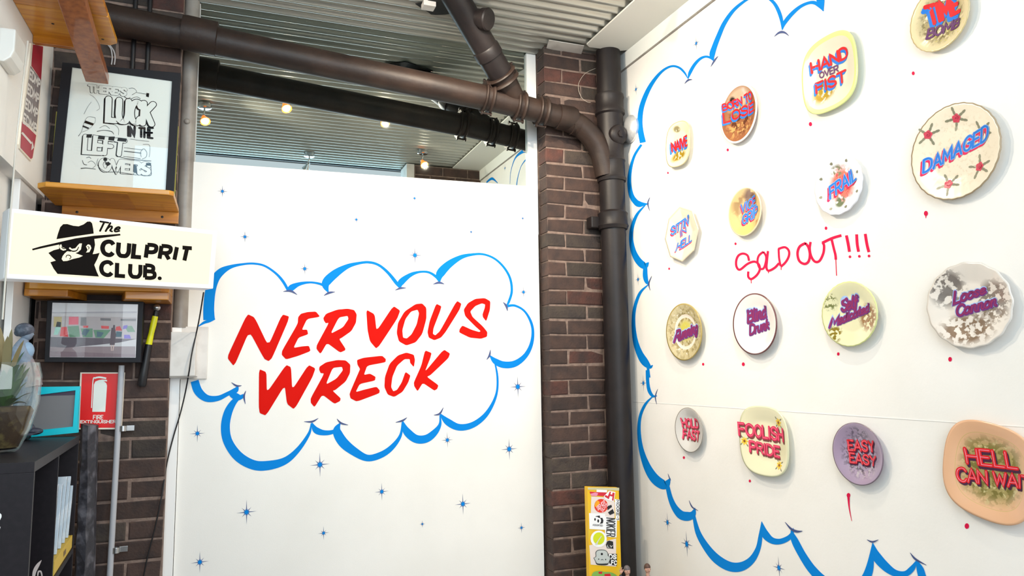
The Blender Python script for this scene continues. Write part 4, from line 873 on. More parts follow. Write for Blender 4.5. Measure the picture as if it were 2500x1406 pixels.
# light box sign
TLp = onY(22, 507, 3.17); TRp = onY(532, 562, 3.52); BLp = onY(8, 680, 3.17); BRp = onY(522, 705, 3.52)
U_ = V((TRp.x-TLp.x, TRp.y-TLp.y, 0)).normalized(); 
SG = Surf(((TLp+BRp)/2), U_, (0, 0, 1)); c4 = [SG.p2(*p) for p in ((22, 507), (531, 563), (521, 705), (9, 680))]
u0 = (c4[0][0]+c4[3][0])/2; u1 = (c4[1][0]+c4[2][0])/2
P4 = [SG.p3(*p) for p in c4]
M_ = Matrix.Translation(SG.p3((u0+u1)/2, min(p[1] for p in c4), -.05))
ls = thing('lightbox_sign', None, 'glowing white shop sign reading The CULPRIT CLUB with a hatted face', 'sign', M=M_)
mb = MB(); mb.prism(P4, -SG.N*.095); mb.build('housing', mat('white_acrylic_housing', (236, 232, 236), .4, emit=((255, 250, 245), .12)), ls, bevel=.006)
cen = sum(P4, V())/4
ins = [SG.p2(*p) for p in ((34, 519), (519, 572), (509, 694), (21, 668))]
mb = MB(); mb.prism([SG.p3(*p, .0015) for p in ins], -SG.N*.001); mb.build('lit_face', mat('lit_acrylic_face', (130, 126, 112), .3, emit=((255, 247, 212), 0.88)), ls)
SB = mat('black_vinyl', (14, 9, 7), .7, spec=.1); SWh = mat('lit_acrylic_detail', (130, 126, 112), .3, emit=((255, 247, 212), 0.88))
CS = crop((0, 480), 3.057); mb = MB()
ppoly(mb, SG, [(420,318),(430,280),(448,228),(470,206),(500,205),(545,218),(585,222),(622,208),(650,187),(672,186),(686,200),(694,240),(698,276),(560,296)], .0025, CS)
ppoly(mb, SG, [(238,390),(300,372),(440,340),(560,312),(700,292),(895,278),(898,290),(705,316),(560,334),(440,358),(300,388),(242,402)], .0025, CS)
ppoly(mb, SG, [(440,356),(560,332),(702,314),(708,360),(700,400),(690,430),(712,427),(742,420),(725,465),(702,510),(720,560),(737,597),(560,585),(428,577),(400,540),(374,490),(415,478),(385,450),(360,420),(400,400),(440,390)], .0025, CS)
mb.build('logo', SB, ls, recalc=False)
mb = MB()
for lp in ([(446,360),(456,356),(462,378),(490,388),(492,398),(470,404),(450,394),(441,376)], [(512,385),(520,378),(535,390),(560,386),(580,362),(592,350),(610,350),(602,395),(580,415),(560,422),(617,442),(590,455),(545,465),(500,480),(470,482),(458,466),(465,445),(480,425),(500,408),(530,412)], [(640,372),(655,356),(672,362),(680,385),(665,415),(640,418),(652,398)]):
    ppoly(mb, SG, lp, .003, CS)
mb.build('logo_cutout', SWh, ls, recalc=False)
mb = MB()
for p in (((515,395,7),(540,408,9),(570,402,8),(585,375,6)), ((490,455,5),(495,440,6),(515,438,7),(528,452,6),(515,468,5)), ((455,375,4),(470,388,7),(490,388,5)), ((650,372,5),(662,380,6),(658,395,5))): pstroke(mb, SG, p, .0035, CS, ws=1/3.057)
mb.build('logo_lines', SB, ls, recalc=False)
text(SG, 'CULPRIT', [(765, 333), (1430, 386), (1408, 480), (762, 432)], [(0, 0, .155, SB, .0025)], ls, f=CS, gap=.36, caps=False)
text(SG, 'CLUB.', [(756, 485), (1200, 522), (1198, 613), (752, 582)], [(0, 0, .155, SB, .0025)], ls, f=CS, gap=.36, caps=False)
text(SG, 'The', [(740, 185), (905, 210), (885, 262), (715, 255)], [(0, 0, .10, SB, .0025)], ls, f=CS, gap=.15, slant=.1)
# thin cord / clear rod at the far left
q = [onY(x, y, 3.12) for x, y in ((68, 100), (40, 340), (22, 560), (6, 780))]
MB().tube([tuple(p) for p in q], .0035, 8).build('clear_rod', mat('clear_acrylic_rod', (205, 198, 186), .15), label='thin clear rod hanging in front of the window jamb at the far left', cat='rod', smooth=True)
# cable from the sign down over the junction box to the bricks
pts = [(497, 714, 3.60), (488, 770, 3.72), (480, 810, 3.79), (468, 865, 3.775), (462, 905, 3.775), (452, 960, 3.83), (440, 1010, 3.84), (425, 1060, 3.845), (412, 1110, 3.84), (404, 1150, 3.80), (395, 1210, 3.765), (378, 1290, 3.765), (360, 1360, 3.765), (348, 1420, 3.765)]
MB().tube(cat([tuple(onY(*p)) for p in pts], 4), .0032, 8).build('cable', BLACK, label='thin black cable trailing from the glowing sign down past the white junction box', cat='cable', smooth=True)
# junction box
t = thing('junction_box', onY(450, 920, 3.8), 'white painted junction box between the brick pillar and the panel', 'box')
a, b1 = onY(417, 810, 3.79), onY(476, 918, 3.79)
MB().box((a.x, 3.79, b1.z), (b1.x, YF-.004, a.z)).build('cover', WHITE_OLD, t, bevel=.004)
a, b1 = onY(428, 797, YF-.012), onY(505, 925, YF-.012); MB().box((a.x, YF-.014, b1.z), (b1.x, YF-.001, a.z)).build('back_plate', WHITE_OLD, t, bevel=.003)
MB().box((onY(413, 920, 3.79).x, 3.785, onY(413, 922, 3.79).z), (onY(480, 920, 3.79).x, 3.85, onY(413, 919, 3.79).z)).build('bottom_lip', GREYTRIM, t)
# small framed photograph
PY = 3.66; PSf = Surf((0, PY-.0, 0), (1, 0, 0), (0, 0, 1)); fa = thing('framed_photograph', onY(230, 885, PY), 'small black-framed photo of a graffiti-covered train and a woman, under the glowing sign', 'picture')
mb = MB(); mb.prism([onY(*p, PY+.004) for p in ((115, 733), (350, 736), (343, 885), (108, 884))], (0, .07, 0)); mb.build('frame', FRAMEB, fa, bevel=.002)
mb = MB(); mb.prism([onY(*p, PY) for p in ((128, 739), (337, 743), (331, 873), (121, 872))], (0, .004, 0)); mb.build('photo_sheet', mat('photo_grey', (196, 194, 196), .4), fa)
CPh = crop((100, 720), 5.859)
def ph(name, rgb, *loops, e=.0006):
    m = MB(); [ppoly(m, PSf, l, e, CPh) for l in loops]; m.build('photo_print', mat('print_'+name, rgb, .4), fa, recalc=False)
ph('sky', (206, 206, 210), [(165, 110), (1380, 135), (1375, 235), (160, 245)])
ph('roof', (170, 168, 176), [(160, 245), (1375, 235), (1370, 258), (158, 262)], e=.0008)
ph('train', (176, 168, 170), [(160, 300), (1372, 320), (1365, 630), (140, 600)])
ph('ground', (136, 118, 122), [(130, 740), (1350, 735), (1350, 890), (122, 888)])
ph('platform', (118, 96, 104), [(125, 800), (1350, 850), (1350, 890), (122, 888)], e=.0008)
ph('under', (84, 74, 84), [(135, 600), (1362, 630), (1120, 680), (800, 715), (350, 755), (128, 740)], e=.0008)
ph('yellow', (178, 160, 92), [(185, 312), (300, 312), (295, 460), (180, 455)], e=.001)
ph('redsign', (220, 72, 100), [(400, 312), (540, 312), (535, 425), (398, 425)], e=.001)
ph('redblob', (214, 70, 74), [(290, 460), (370, 455), (390, 600), (270, 590)], [(860, 440), (975, 445), (970, 485), (865, 480)], [(1075, 455), (1130, 445), (1160, 510), (1065, 510)], [(600, 440), (680, 440), (670, 470), (605, 468)], e=.001)
ph('mint', (150, 206, 190), [(230, 380), (290, 390), (280, 480), (240, 570), (180, 570), (205, 480)], e=.001)
ph('green', (96, 142, 112), [(380, 450), (540, 440), (560, 600), (410, 605)], [(570, 480), (740, 480), (740, 605), (600, 605)], [(750, 500), (1000, 500), (900, 620), (780, 610)], [(1200, 450), (1300, 440), (1350, 530), (1240, 530)], e=.001)
ph('teal', (66, 98, 112), [(620, 480), (700, 500), (640, 590), (580, 560)], [(800, 520), (900, 540), (860, 600), (800, 600)], [(1080, 520), (1160, 530), (1150, 600), (1070, 600)], e=.0012)
ph('violet', (126, 112, 200), [(1180, 440), (1240, 430), (1230, 480), (1170, 490)], [(1190, 570), (1270, 570), (1290, 625), (1190, 622)], e=.0012)
ph('window', (110, 108, 112), [(570, 320), (650, 320), (650, 440), (565, 440)], [(850, 330), (1000, 335), (1000, 370), (850, 365)], [(1140, 340), (1360, 340), (1360, 375), (1140, 370)], e=.001)
ph('woman', (74, 58, 68), [(1010, 470), (1060, 470), (1075, 560), (1055, 715), (985, 715), (1000, 560)], [(1035, 430), (1060, 430), (1060, 470), (1030, 470)], e=.0016)
ph('legs', (206, 178, 170), [(1000, 715), (1015, 715), (1012, 800), (1002, 800)], [(1035, 715), (1050, 715), (1035, 800), (1022, 800)], e=.0016)
mb = MB(); mb.prism([onY(*p, PY-.002) for p in ((128, 739), (337, 743), (331, 873), (121, 872))], (0, .001, 0)); mb.build('pane', MC.get('picture_glass') or bpy.data.materials['picture_glass'], fa)
# torch-like baton with yellow band
t = thing('baton', onY(346, 945, YP-.03), 'black baton with a yellow band and steel tip hung on the bricks', 'baton')
bp = [onY(x, y, YP-.03) for x, y in ((383, 751), (379, 772), (363, 841), (345, 944))]
ax = lambda a, b1, prof, n, m: MB().lathe(a, b1-a, [(t_*(b1-a).length, r) for t_, r in prof], 18).build(n, m, t, smooth=True)
MB().ball(bp[0], .017, 10).build('steel_tip', STEEL, t, smooth=True)
ax(bp[0]+(bp[1]-bp[0])*.4, bp[1], [(0, .010), (1, .012)], 'neck', BLACK); ax(bp[1], bp[2], [(0, .0125), (.3, .0135), (.6, .012), (1, .0145)], 'yellow_band', mat('bright_yellow_tape', (226, 222, 20), .4)); ax(bp[2], bp[3], [(0, .0145), (.6, .018), (.95, .0195), (1, .015)], 'handle', BLACK)
# fire extinguisher sign
ES = Surf((0, YP-.02, 0), (1, 0, 0), (0, 0, 1)); t = thing('fire_extinguisher_sign', onY(245, 1047, YP-.02), 'red and white fire extinguisher sign screwed to the brick pillar', 'sign')
mb = MB(); mb.prism([onY(*p, YP-.02) for p in ((196, 909), (305, 909), (297, 1048), (190, 1048))], (0, .012, 0)); mb.build('plate', mat('cream_sign_plate', (242, 232, 214), .4), t)
mb = MB(); ppoly(mb, ES, [(200, 912), (303, 912), (295, 1044), (194, 1044)], .0006); mb.build('red_field', mat('signal_red', (232, 12, 14), .4), t, recalc=False)
CE = crop((0, 740), 2.112); mb = MB()
ppoly(mb, ES, [(476,560),(484,420),(492,404),(512,396),(528,394),(552,396),(552,404),(535,402),(548,412),(552,425),(543,560)], .0012, CE); pstroke(mb, ES, [(472,540,5),(480,400,5),(492,386,8),(515,382,9),(548,388,9)], .0014, CE, ws=1/2.112)
mb.build('extinguisher_symbol', mat('sign_white', (238, 244, 236), .4), t, recalc=False)
text(ES, 'FIRE', [(482, 578), (532, 578), (531, 598), (481, 598)], [(0, 0, .09, MC['sign_white'], .0012)], t, f=CE, gap=.3); text(ES, 'EXTINGUISHER', [(416, 605), (597, 603), (596, 618), (415, 618)], [(0, 0, .12, MC['sign_white'], .0012)], t, f=CE, gap=.25)
# grey conduit with saddles
t = thing('grey_conduit', onY(268, 1406, YP-.04), 'grey plastic conduit running down the bricks beside the fire sign', 'conduit')
c0 = onY(297, 892, YP-.04); c1_ = onY(268, 1406, YP-.04); cdir = (c1_-c0)
MB().tube([c0, c0+cdir*1.02, (c1_.x-.03, YP-.04, .02)], .0125, 14).build('tube', mat('grey_pvc', (176, 178, 184), .4), t, smooth=True)
for x, y in ((300, 1046), (283, 1343)):
    q = onY(x, y, YP-.04); m = MB(); m.lathe(q-V((0, 0, .012)), (0, 0, 1), [(0, .0125), (0, .0155), (.024, .0155), (.024, .0125)], 16, False); m.box((q.x+.01, YP-.03, q.z-.012), (q.x+.045, YP-.02, q.z+.012)); m.build('saddle_clip', STEEL, t, bevel=.001)
# charred black post leaning by the bookcase
PYk = 3.60; bk = thing('charred_post', onY(200, 1406, PYk), 'rough charred black timber post standing between the bookcase and fire sign', 'post')
m = MB(); a = onY(194, 1036, PYk); b1 = onY(232, 1040, PYk); cbot = onY(176, 1406, PYk); dbot = onY(224, 1406, PYk); n = 14; vs = []
for i in range(n+1):
    tt = i/n; L0 = a.lerp(cbot, tt*1.6); R0 = b1.lerp(dbot, tt*1.6); j = lambda: random.uniform(-.004, .004)
    mid = L0.lerp(R0, .62)
    vs += [V((L0.x+j(), PYk+.05, L0.z)), V((L0.x+.012+j(), PYk+j(), L0.z)), V((mid.x+j(), PYk-.01+j(), mid.z)), V((R0.x+j(), PYk+.03, R0.z)), V((R0.x, PYk+.09, R0.z)), V((L0.x+.01, PYk+.09, L0.z))]
fs = [(i*6+k, i*6+(k+1) % 6, i*6+6+(k+1) % 6, i*6+6+k) for i in range(n) for k in range(6)]+[(0, 1, 2, 3, 4, 5), tuple(n*6+k for k in range(6))]
m.add(vs, fs); m.build('post', mat('charred_timber', (44, 44, 52), .5, noise=(14, (120, 120, 130), .48, .72), bump=(40, 1)), bk, smooth=False)
low = min(v.z for v in vs); MB().box((-.755, PYk, 0), (-.66, PYk+.08, low)).build('foot', BLACK, bk)

# ---- bookcase
ZB = 1.37; k0 = onZ(85, 1127, ZB); k1_ = onZ(194, 1063, ZB)
ang = math.atan2(k1_.x-k0.x, k1_.y-k0.y)     # slight turn of the case
BU = V((math.sin(ang), math.cos(ang), 0)); BN = V((BU.y, -BU.x, 0)); BL = (k1_-k0).length; 
BS = Surf((k0.x, k0.y, 0), BU, (0, 0, 1))    # open face, N towards the room
BM = mat('black_laminate', (24, 20, 25), .42, noise=(60, (30, 25, 30), .4, .7), spec=.25); BE = mat('grey_edge_banding', (104, 98, 104), .5)
bc_ = thing('bookcase', (k0.x-.15, k0.y+.4, 0), 'black cube bookcase with open compartments in the lower left corner', 'bookcase')
DEP = .255
def bbox_(u0, u1, z0, z1, d0=0, d1=DEP, name='panel', m=BM):
    P = [BS.p3(u0, z0, -d0), BS.p3(u1, z0, -d0), BS.p3(u1, z1, -d0), BS.p3(u0, z1, -d0)]
    return MB().prism(P, -BS.N*(d1-d0)).build(name, m, bc_, bevel=.001)
TH = .018; ZB0 = .15
bbox_(0, BL, ZB-TH*1.6, ZB, name='top'); bbox_(0, TH*.9, ZB0, ZB-TH*1.6, name='side'); bbox_(BL-TH, BL, ZB0, ZB-TH*1.6, name='side')
ud = BS.p2(145, 1100)[0]; bbox_(ud-.006, ud+.006, ZB0, ZB-TH*1.6, name='divider')
bbox_(TH, BL-TH, ZB0, ZB-TH*2, DEP-.006, DEP, name='back')
shz = BS.p2(173, 1345)[1]; bbox_(ud+.006, BL-TH, shz-.02, shz, name='shelf'); bbox_(TH, ud-.006, .62, .638, name='shelf'); bbox_(TH, BL-TH, ZB0, ZB0+.02, name='shelf'); bbox_(0, BL, 0, ZB0, .02, DEP, name='plinth')
# sleeves of prints in the compartment
SLV = mat('clear_plastic_sleeve', (196, 212, 226), .12, noise=(22, (236, 242, 248), .5, .75), coat=.6)
uA, uB = BS.p2(143, 1240)[0]+.012, BS.p2(186, 1240)[0]; wz = shz
for i in range(5):
    u = uA+(uB-uA)*i/5.0; ln = .03+.012*i; hgt = .29-.012*(i % 2)
    P = [BS.p3(u, wz+.05, -.012), BS.p3(u+.016, wz+.05, -.012), BS.p3(u+.016+ln, wz+hgt, -.010), BS.p3(u+ln, wz+hgt+.006, -.010)]
    MB().prism(P, -BS.N*.19).build('print_sleeve', SLV, label=['first','second','third','fourth','fifth'][i]+' from the divider of the five clear-sleeved prints in the bookcase', cat='print sleeve', group='clear-sleeved prints in the bookcase', bevel=.001)
P = [BS.p3(uA-.005, wz+.001, -.004), BS.p3(uB+.02, wz+.001, -.004), BS.p3(uB+.02, wz+.048, -.004), BS.p3(uA-.005, wz+.048, -.004)]
tt = thing('tray', sum(P, V())/4, 'yellow cardboard tray under the clear-sleeved prints in the bookcase', 'tray')
MB().prism(P, -BS.N*.2).build('tray_body', mat('yellow_card', (204, 174, 66), .6), tt, bevel=.001)
m = MB(); um = (uA+uB)/2; m.add([BS.p3(um-.03, wz+.016, -.0032), BS.p3(um+.03, wz+.016, -.0032), BS.p3(um+.03, wz+.034, -.0032), BS.p3(um-.03, wz+.034, -.0032)], [(0, 1, 2, 3)]); m.build('printed_label', mat('brown_print', (120, 96, 60), .6), tt, recalc=False)
# white sticker fragments on the case
EP = Surf(BS.p3(0, 0, 0), -BS.N, (0, 0, 1)); EP = Surf(BS.p3(0, 0, 0), BS.N, (0, 0, 1))
m = MB(); ppoly(m, EP, [(0, 1252), (4, 1256), (4, 1262), (0, 1270)], .0015); ppoly(m, EP, [(0, 1285), (1.5, 1286), (0, 1292)], .0015); m.build('white_sticker', WHITE, bc_, recalc=False)
m = MB(); LS = Surf(BS.p3(0, 0, .0), BU, (0, 0, 1)); pstroke(m, LS, [(97, 1368, 1), (88, 1380, 8), (80, 1395, 9), (77, 1412, 6)], .004); pstroke(m, LS, [(88, 1406, 3), (90, 1396, 4), (96, 1396, 4), (99, 1408, 3)], .004); m.build('leaf_emblem', mat('silver_print', (176, 172, 178), .4), bc_, recalc=False)

# turquoise picture frame standing at the back of the case top
TY = 3.36; t = thing('turquoise_frame', onY(130, 1066, TY), 'turquoise-edged framed grey card standing on the bookcase top', 'picture')
oq = [(70, 945), (195, 943), (189, 1056), (60, 1072)]; iq = [(78, 966), (184, 953), (178, 1042), (72, 1052)]
h_ = [onY(*p, TY) for p in oq]; iz = ZB+.001
h_[2] = V((h_[2].x, TY, max(h_[2].z, iz))); h_[3] = V((h_[3].x, TY, iz)); ii = [onY(*p, TY) for p in iq]
for p in ii: p.z = max(p.z, iz+.012)
m = MB()
TQ = mat('turquoise_plastic', (0, 196, 214), .35)
for k in range(4): m.prism([h_[k], h_[(k+1) % 4], ii[(k+1) % 4], ii[k]], (0, .02, 0))
m.build('frame', TQ, t, bevel=.001)
m = MB(); m.prism([p+V((0, .008, 0)) for p in ii], (0, .006, 0)); m.build('card', mat('mid_grey_card', (118, 116, 118), .7), t)
CT = crop((0, 880), 5.858); TS = Surf((0, TY+.007, 0), (1, 0, 0), (0, 0, 1)); m = MB()
ppoly(m, TS, [(470, 495), (715, 478), (745, 440), (1082, 432), (1080, 492), (720, 500), (470, 515)], .0006, CT); m.build('dark_tab', mat('dark_violet_card', (64, 50, 70), .6), t, recalc=False)

# ---- glass vase with plant
VX, VY, VR = -.715, 2.74, .085
vc = onY(12, 960, VY); VX = vc.x
def vz(y): return onY(14, y, VY).z
t = thing('glass_vase', (VX, VY, ZB), 'round glass vase of soil and green leaves on the bookcase at the far left', 'vase')
zt3 = vz(885); H_ = zt3-ZB
MB().lathe((VX, VY, ZB), (0, 0, 1), [(0.0, .035), (.01, .048), (H_*.25, .075), (H_*.55, .094), (H_*.85, .098), (H_, .088), (H_, .085), (H_*.85, .095), (H_*.55, .091), (H_*.25, .072), (.014, .046)], 32, True).build('vessel', mix_glossy('vase_glass', 1, 1, .0, .04, (.95, .97, .96)), t, smooth=True)
MB().lathe((VX, VY, ZB+.016), (0, 0, 1), [(0, .044), (H_*.22, .066), (H_*.40, .080), (H_*.45, .070), (H_*.46, 0)], 24).build('soil', mat('dark_soil', (58, 38, 20), .9, noise=(30, (110, 92, 50), .5, .75), bump=(60, 1)), t, smooth=True)
LG = mat('dark_green_leaf', (44, 82, 20), .35); LO = mat('dry_leaf', (124, 112, 76), .5)
def leaf(base, tip, w, m, droop=.0):
    base, tip = V(base), V(tip); d = tip-base; s = d.cross(V((0, 0, 1))).normalized(); vs = []; n = 8
    for i in range(n+1):
        q = i/n; c = base+d*q+V((0, 0, -droop*(q*q)+droop*.5*q)); ww = w*math.sin(PI*min(q*.95+.05, 1))**.7
        vs += [c-s*ww+V((0, 0, ww*.3)), c, c+s*ww+V((0, 0, ww*.3))]
    MB().add(vs, [(i*3+k, i*3+k+1, i*3+4+k, i*3+3+k) for i in range(n) for k in (0, 1)]).build('leaf', m, t, smooth=True, recalc=False)
zs0 = ZB+H_*.5
rl = random.Random(3)
for i in range(22):
    a = i*2.4; r = rl.uniform(.05, .085); hgt = rl.uniform(.02, H_*.55); leaf((VX+.01*math.cos(a), VY+.01*math.sin(a), zs0), (VX+r*math.cos(a), VY+r*math.sin(a), zs0+hgt), rl.uniform(.010, .018), LG, .03)
for x1, y1, z1, w_ in ((55, 825, 0, .012), (60, 810, -.03, .010), (30, 782, .02, .009), (20, 800, -.04, .012), (48, 870, -.05, .012), (0, 775, .03, .012), (-20, 790, 0, .012), (40, 855, .05, .013), (62, 838, .03, .010)):
    tp = onY(x1, y1, VY+z1); leaf((VX, VY, zs0+.05), tp, w_, LO if y1 < 830 else LG, .05)
# a small glass dish corner at the front of the case
q = onZ(4, 1095, ZB); MB().lathe((q.x-.03, q.y, ZB+.0005), (0, 0, 1), [(0, .05), (.004, .07), (.006, .07), (.006, 0)], 28).build('glass_coaster', mat('frosted_coaster', (150, 150, 156), .2), label='flat grey glass disc on the bookcase top in front of the statuette', cat='coaster', smooth=True)

# ---- bodies
def skin(name, nodes, edges, m, parent, root=0, sub=2):
    I = rootm(parent).inverted(); me = bpy.data.meshes.new(name)
    me.from_pydata([I @ V(p[:3]) for p in nodes], edges, []); me.materials.append(m)
    o = bpy.data.objects.new(name, me); _link(o, parent)
    md = o.modifiers.new('skin', 'SKIN'); md.use_smooth_shade = True
    if not me.skin_vertices: me.skin_vertices.new(name='')
    for i, p in enumerate(nodes):
        r = p[3]; me.skin_vertices[0].data[i].radius = (r, r) if not isinstance(r, tuple) else r
    me.skin_vertices[0].data[root].use_root = True
    s = o.modifiers.new('sub', 'SUBSURF'); s.levels = sub; s.render_levels = sub
    return o
# statuette on a skateboard, seen in profile facing right; built in a plane facing the camera
SY = 2.98
def sp_(x, y, dy=0): return onY(x, y, SY+dy)
sf_ = onZ(50, 1075, ZB); SY = sf_.y if 2.5 < sf_.y < 3.25 else 2.98
t = thing('skater_statuette', (sf_.x, SY, ZB), 'grey-blue statuette of a girl leaning forward on a skateboard, on the bookcase', 'figurine')
SKN = mat('bronze_blue_resin', (128, 142, 160), .45, noise=(25, (92, 96, 112), .4, .7), bump=(60, .5)); SKH = mat('dark_pewter_hair', (70, 76, 90), .5, noise=(60, (110, 116, 130), .5, .75), bump=(80, 1)); SKD = mat('dark_shoe_resin', (52, 54, 70), .4, noise=(40, (110, 114, 136), .55, .8), bump=(60, 1)); SKP = mat('mauve_grey_resin', (150, 138, 142), .5, noise=(20, (120, 118, 128), .4, .7))
k_ = SY/3.0
nd = [(*sp_(72, 920), .030*k_), (*sp_(58, 880), .030*k_), (*sp_(48, 850), .029*k_), (*sp_(58, 832), .014*k_), (*sp_(64, 822), .014*k_),     # hips, waist, chest, neck
      (*sp_(40, 852, -.035), .014*k_), (*sp_(30, 880, -.045), .010*k_), (*sp_(46, 905, -.05), .008*k_),                      # near arm bent back
      (*sp_(52, 850, .035), .013*k_), (*sp_(70, 858, .04), .010*k_), (*sp_(78, 872, .04), .008*k_),
      (*sp_(62, 950, -.02), .024*k_), (*sp_(45, 990, -.025), .017*k_), (*sp_(26, 1035, -.025), .013*k_),                     # back leg
      (*sp_(76, 950, .015), .024*k_), (*sp_(72, 990, .015), .018*k_), (*sp_(66, 1030, .01), .013*k_)]
ed = [(0, 1), (1, 2), (2, 3), (3, 4), (2, 5), (5, 6), (6, 7), (2, 8), (8, 9), (9, 10), (0, 11), (11, 12), (12, 13), (0, 14), (14, 15), (15, 16)]
skin('body', nd, ed, SKN, t)
hc = sp_(66, 814); kk = SY/F
MB().ball(hc, 12*kk, 10, (1, .9, 1.25)).build('head', SKN, t, smooth=True)
m = MB(); m.add([sp_(78, 808, -.006), sp_(78, 808, .006), sp_(84, 817, 0), sp_(78, 820, -.005), sp_(78, 820, .005)], [(0, 2, 1), (0, 3, 2), (1, 2, 4), (3, 4, 2)]); m.build('nose', SKN, t)
for dy in (-.010, .010): MB().ball(sp_(77, 811, dy*.9), 1.6*kk, 6).build('eye', SKD, t)
m = MB(); m.ball(sp_(60, 806), 17*kk, 10, (1.05, 1.0, .9)); m.ball(sp_(45, 812), 8*kk, 8); m.build('hair', SKH, t, smooth=True)
m = MB(); m.ball(sp_(61, 856, -.0), 17*kk, 10, (1.0, .95, 1.15)); m.build('top', mat('pale_blue_resin', (140, 168, 196), .4, bump=(50, .8)), t, smooth=True)
m = MB(); a = sp_(60, 880); b1 = sp_(72, 945); m.lathe(a, b1-a, [(0, 16*kk), (.5*(b1-a).length, 21*kk), ((b1-a).length, 24*kk), ((b1-a).length, 20*kk)], 20); m.build('skirt', SKP, t, smooth=True)
for x, dy in ((24, -.025), (68, .01)):
    m = MB(); q = sp_(x, 1046, dy); m.ball(q, 13*kk, 8, (1, .8, .9)); q = sp_(x+14, 1053, dy); m.ball(q, 13*kk, 8, (1.35, .7, .6)); m.build('shoe', SKD, t, smooth=True)
dz = ZB+.020; a = sp_(-14, 1062); b1 = sp_(100, 1055); m = MB(); m.prism([(a.x, SY-.045, dz+.006), (a.x+.02, SY-.05, dz), (b1.x-.02, SY-.05, dz), (b1.x, SY-.035, dz+.007), (b1.x, SY+.035, dz+.007), (b1.x-.02, SY+.05, dz), (a.x+.02, SY+.05, dz), (a.x, SY+.045, dz+.006)], (0, 0, .007)); m.build('deck', SKD, t)
for x in (a.x+.05, b1.x-.05):
    for dy in (-.03, .03): MB().lathe((x, SY+dy-.008, ZB+.0125), (0, 1, 0), [(0, .008), (0, .012), (.016, .012), (.016, .008)], 14).build('wheel', BLACK, t, smooth=True)
    MB().box((x-.01, SY-.025, ZB+.010), (x+.01, SY+.025, dz+.001)).build('truck', BLACK, t)

# ---- red notice on the left wall and white wall unit
LWS = Surf((XL, 0, 0), (0, 1, 0), (0, 0, 1)); CN = crop((0, 80), 5.856)
def lp(pts): return [LWS.px(*p) for p in pts]
t = thing('tow_notice', LWS.px(78, 385), 'narrow red, grey and white notice with an arrow on the left wall', 'sign')
ol = [(72, 105), (102, 112), (88, 330), (76, 388), (72, 393), (44, 362), (42, 352)]
m = MB(); m.prism([p for p in lp(ol)], (.006, 0, 0)); m.build('plate', mat('cream_sign_plate', (242, 232, 214), .4), t)
def npoly(nm, rgb, pts, e=.0066): m_ = MB(); ppoly(m_, LWS, pts, e); m_.build('printed_field', mat(nm, rgb, .4), t, recalc=False)
npoly('notice_red', (176, 16, 44), [(76, 108), (101, 113), (96, 195), (72, 160)]); npoly('notice_grey', (132, 120, 118), [(70, 160), (96, 195), (84, 322), (52, 290)]); npoly('notice_red', (176, 16, 44), [(49, 296), (84, 330), (75, 385), (71, 388), (45, 360)])
for i in range(4):
    y0 = 170+i*36; x0 = 69-i*5.3; x1 = 94-i*3.0
    text(LWS, 'EDMP', [(x0, y0-2), (x1, y0+27), (x1-2, y0+44), (x0-2, y0+20)], [(0, 0, .14, mat('notice_white', (226, 220, 214), .4), .007)], t, gap=.25)
m = MB(); pstroke(m, LWS, [(48, 323, 5), (72, 350, 5)], .0074); ppoly(m, LWS, [(74, 343), (71, 367), (78, 360)], .0074); m.build('arrow', MC['notice_white'], t, recalc=False)
t = thing('wall_air_unit', LWS.px(50, 190), 'rounded white plastic air unit with side vents high on the left wall', 'air unit')
ya, yb_ = LWS.px(0, 175).y-.25, LWS.px(60, 150).y; z0 = LWS.px(60, 205).z
z0 = 2.725; y1 = 3.12; y0 = 2.98
pr_ = [(XL, z0), (XL+.02, z0), (XL+.040, z0+.018), (XL+.050, z0+.045), (XL+.050, z0+.125), (XL, z0+.125)]
m = MB(); m.prism([(x, y0, z) for x, z in pr_], (0, y1-y0, 0)); m.build('casing', mat('white_abs_plastic', (222, 220, 214), .4), t, bevel=.006)
for i in range(5): MB().box((XL+.012, y1-.001, z0+.035+i*.017), (XL+.043, y1+.004, z0+.043+i*.017)).build('vent_slat', GREYTRIM, t)

# ---- stickered yellow board at the lower right
BY = 3.52; t = thing('stickered_board', onY(1475, 1406, BY), 'yellow board covered in stickers leaning in front of the stack pipe', 'board')
qa = [onY(*p, BY) for p in ((1434, 1189), (1511, 1191), (1514, 1420), (1437, 1420))]
zb0 = .0; qa[2] = V((qa[2].x+.01, BY, zb0)); qa[3] = V((qa[3].x+.005, BY, zb0))
m = MB(); m.prism(qa, (0, .035, 0)); m.build('board', YEL, t, bevel=.002)
DS = Surf((0, BY, 0), (1, 0, 0), (0, 0, 1)); CD = crop((1420, 1170), 5.96)
def stk(nm, rgb, *loops, e=.0008, sm=False, label=None):
    for l in loops:
        _LE[0] = (_LE[0]+1) % 5; m_ = MB(); ppoly(m_, DS, l, e+_LE[0]*.00006, CD, sm); m_.build('sticker', mat(nm, rgb, .4), t, recalc=False, label=label)
circ = lambda x, y, rx, ry=None: [(x+rx*math.cos(2*PI*k/20), y+(ry or rx)*math.sin(2*PI*k/20)) for k in range(20)]
stk('st_clear', (196, 190, 150), [(90, 118), (545, 122), (545, 165), (90, 150)]); stk('st_pale', (228, 214, 206), [(140, 250), (330, 260), (480, 330), (480, 560), (130, 560)], [(110, 960), (500, 860), (500, 1270), (130, 1240)], e=.0008)
stk('st_red', (206, 30, 50), [(112, 178), (380, 195), (380, 250), (250, 240), (125, 210)], e=.0012); stk('st_pink', (226, 140, 170), [(125, 210), (200, 190), (240, 205), (215, 245), (140, 240)], e=.0016)
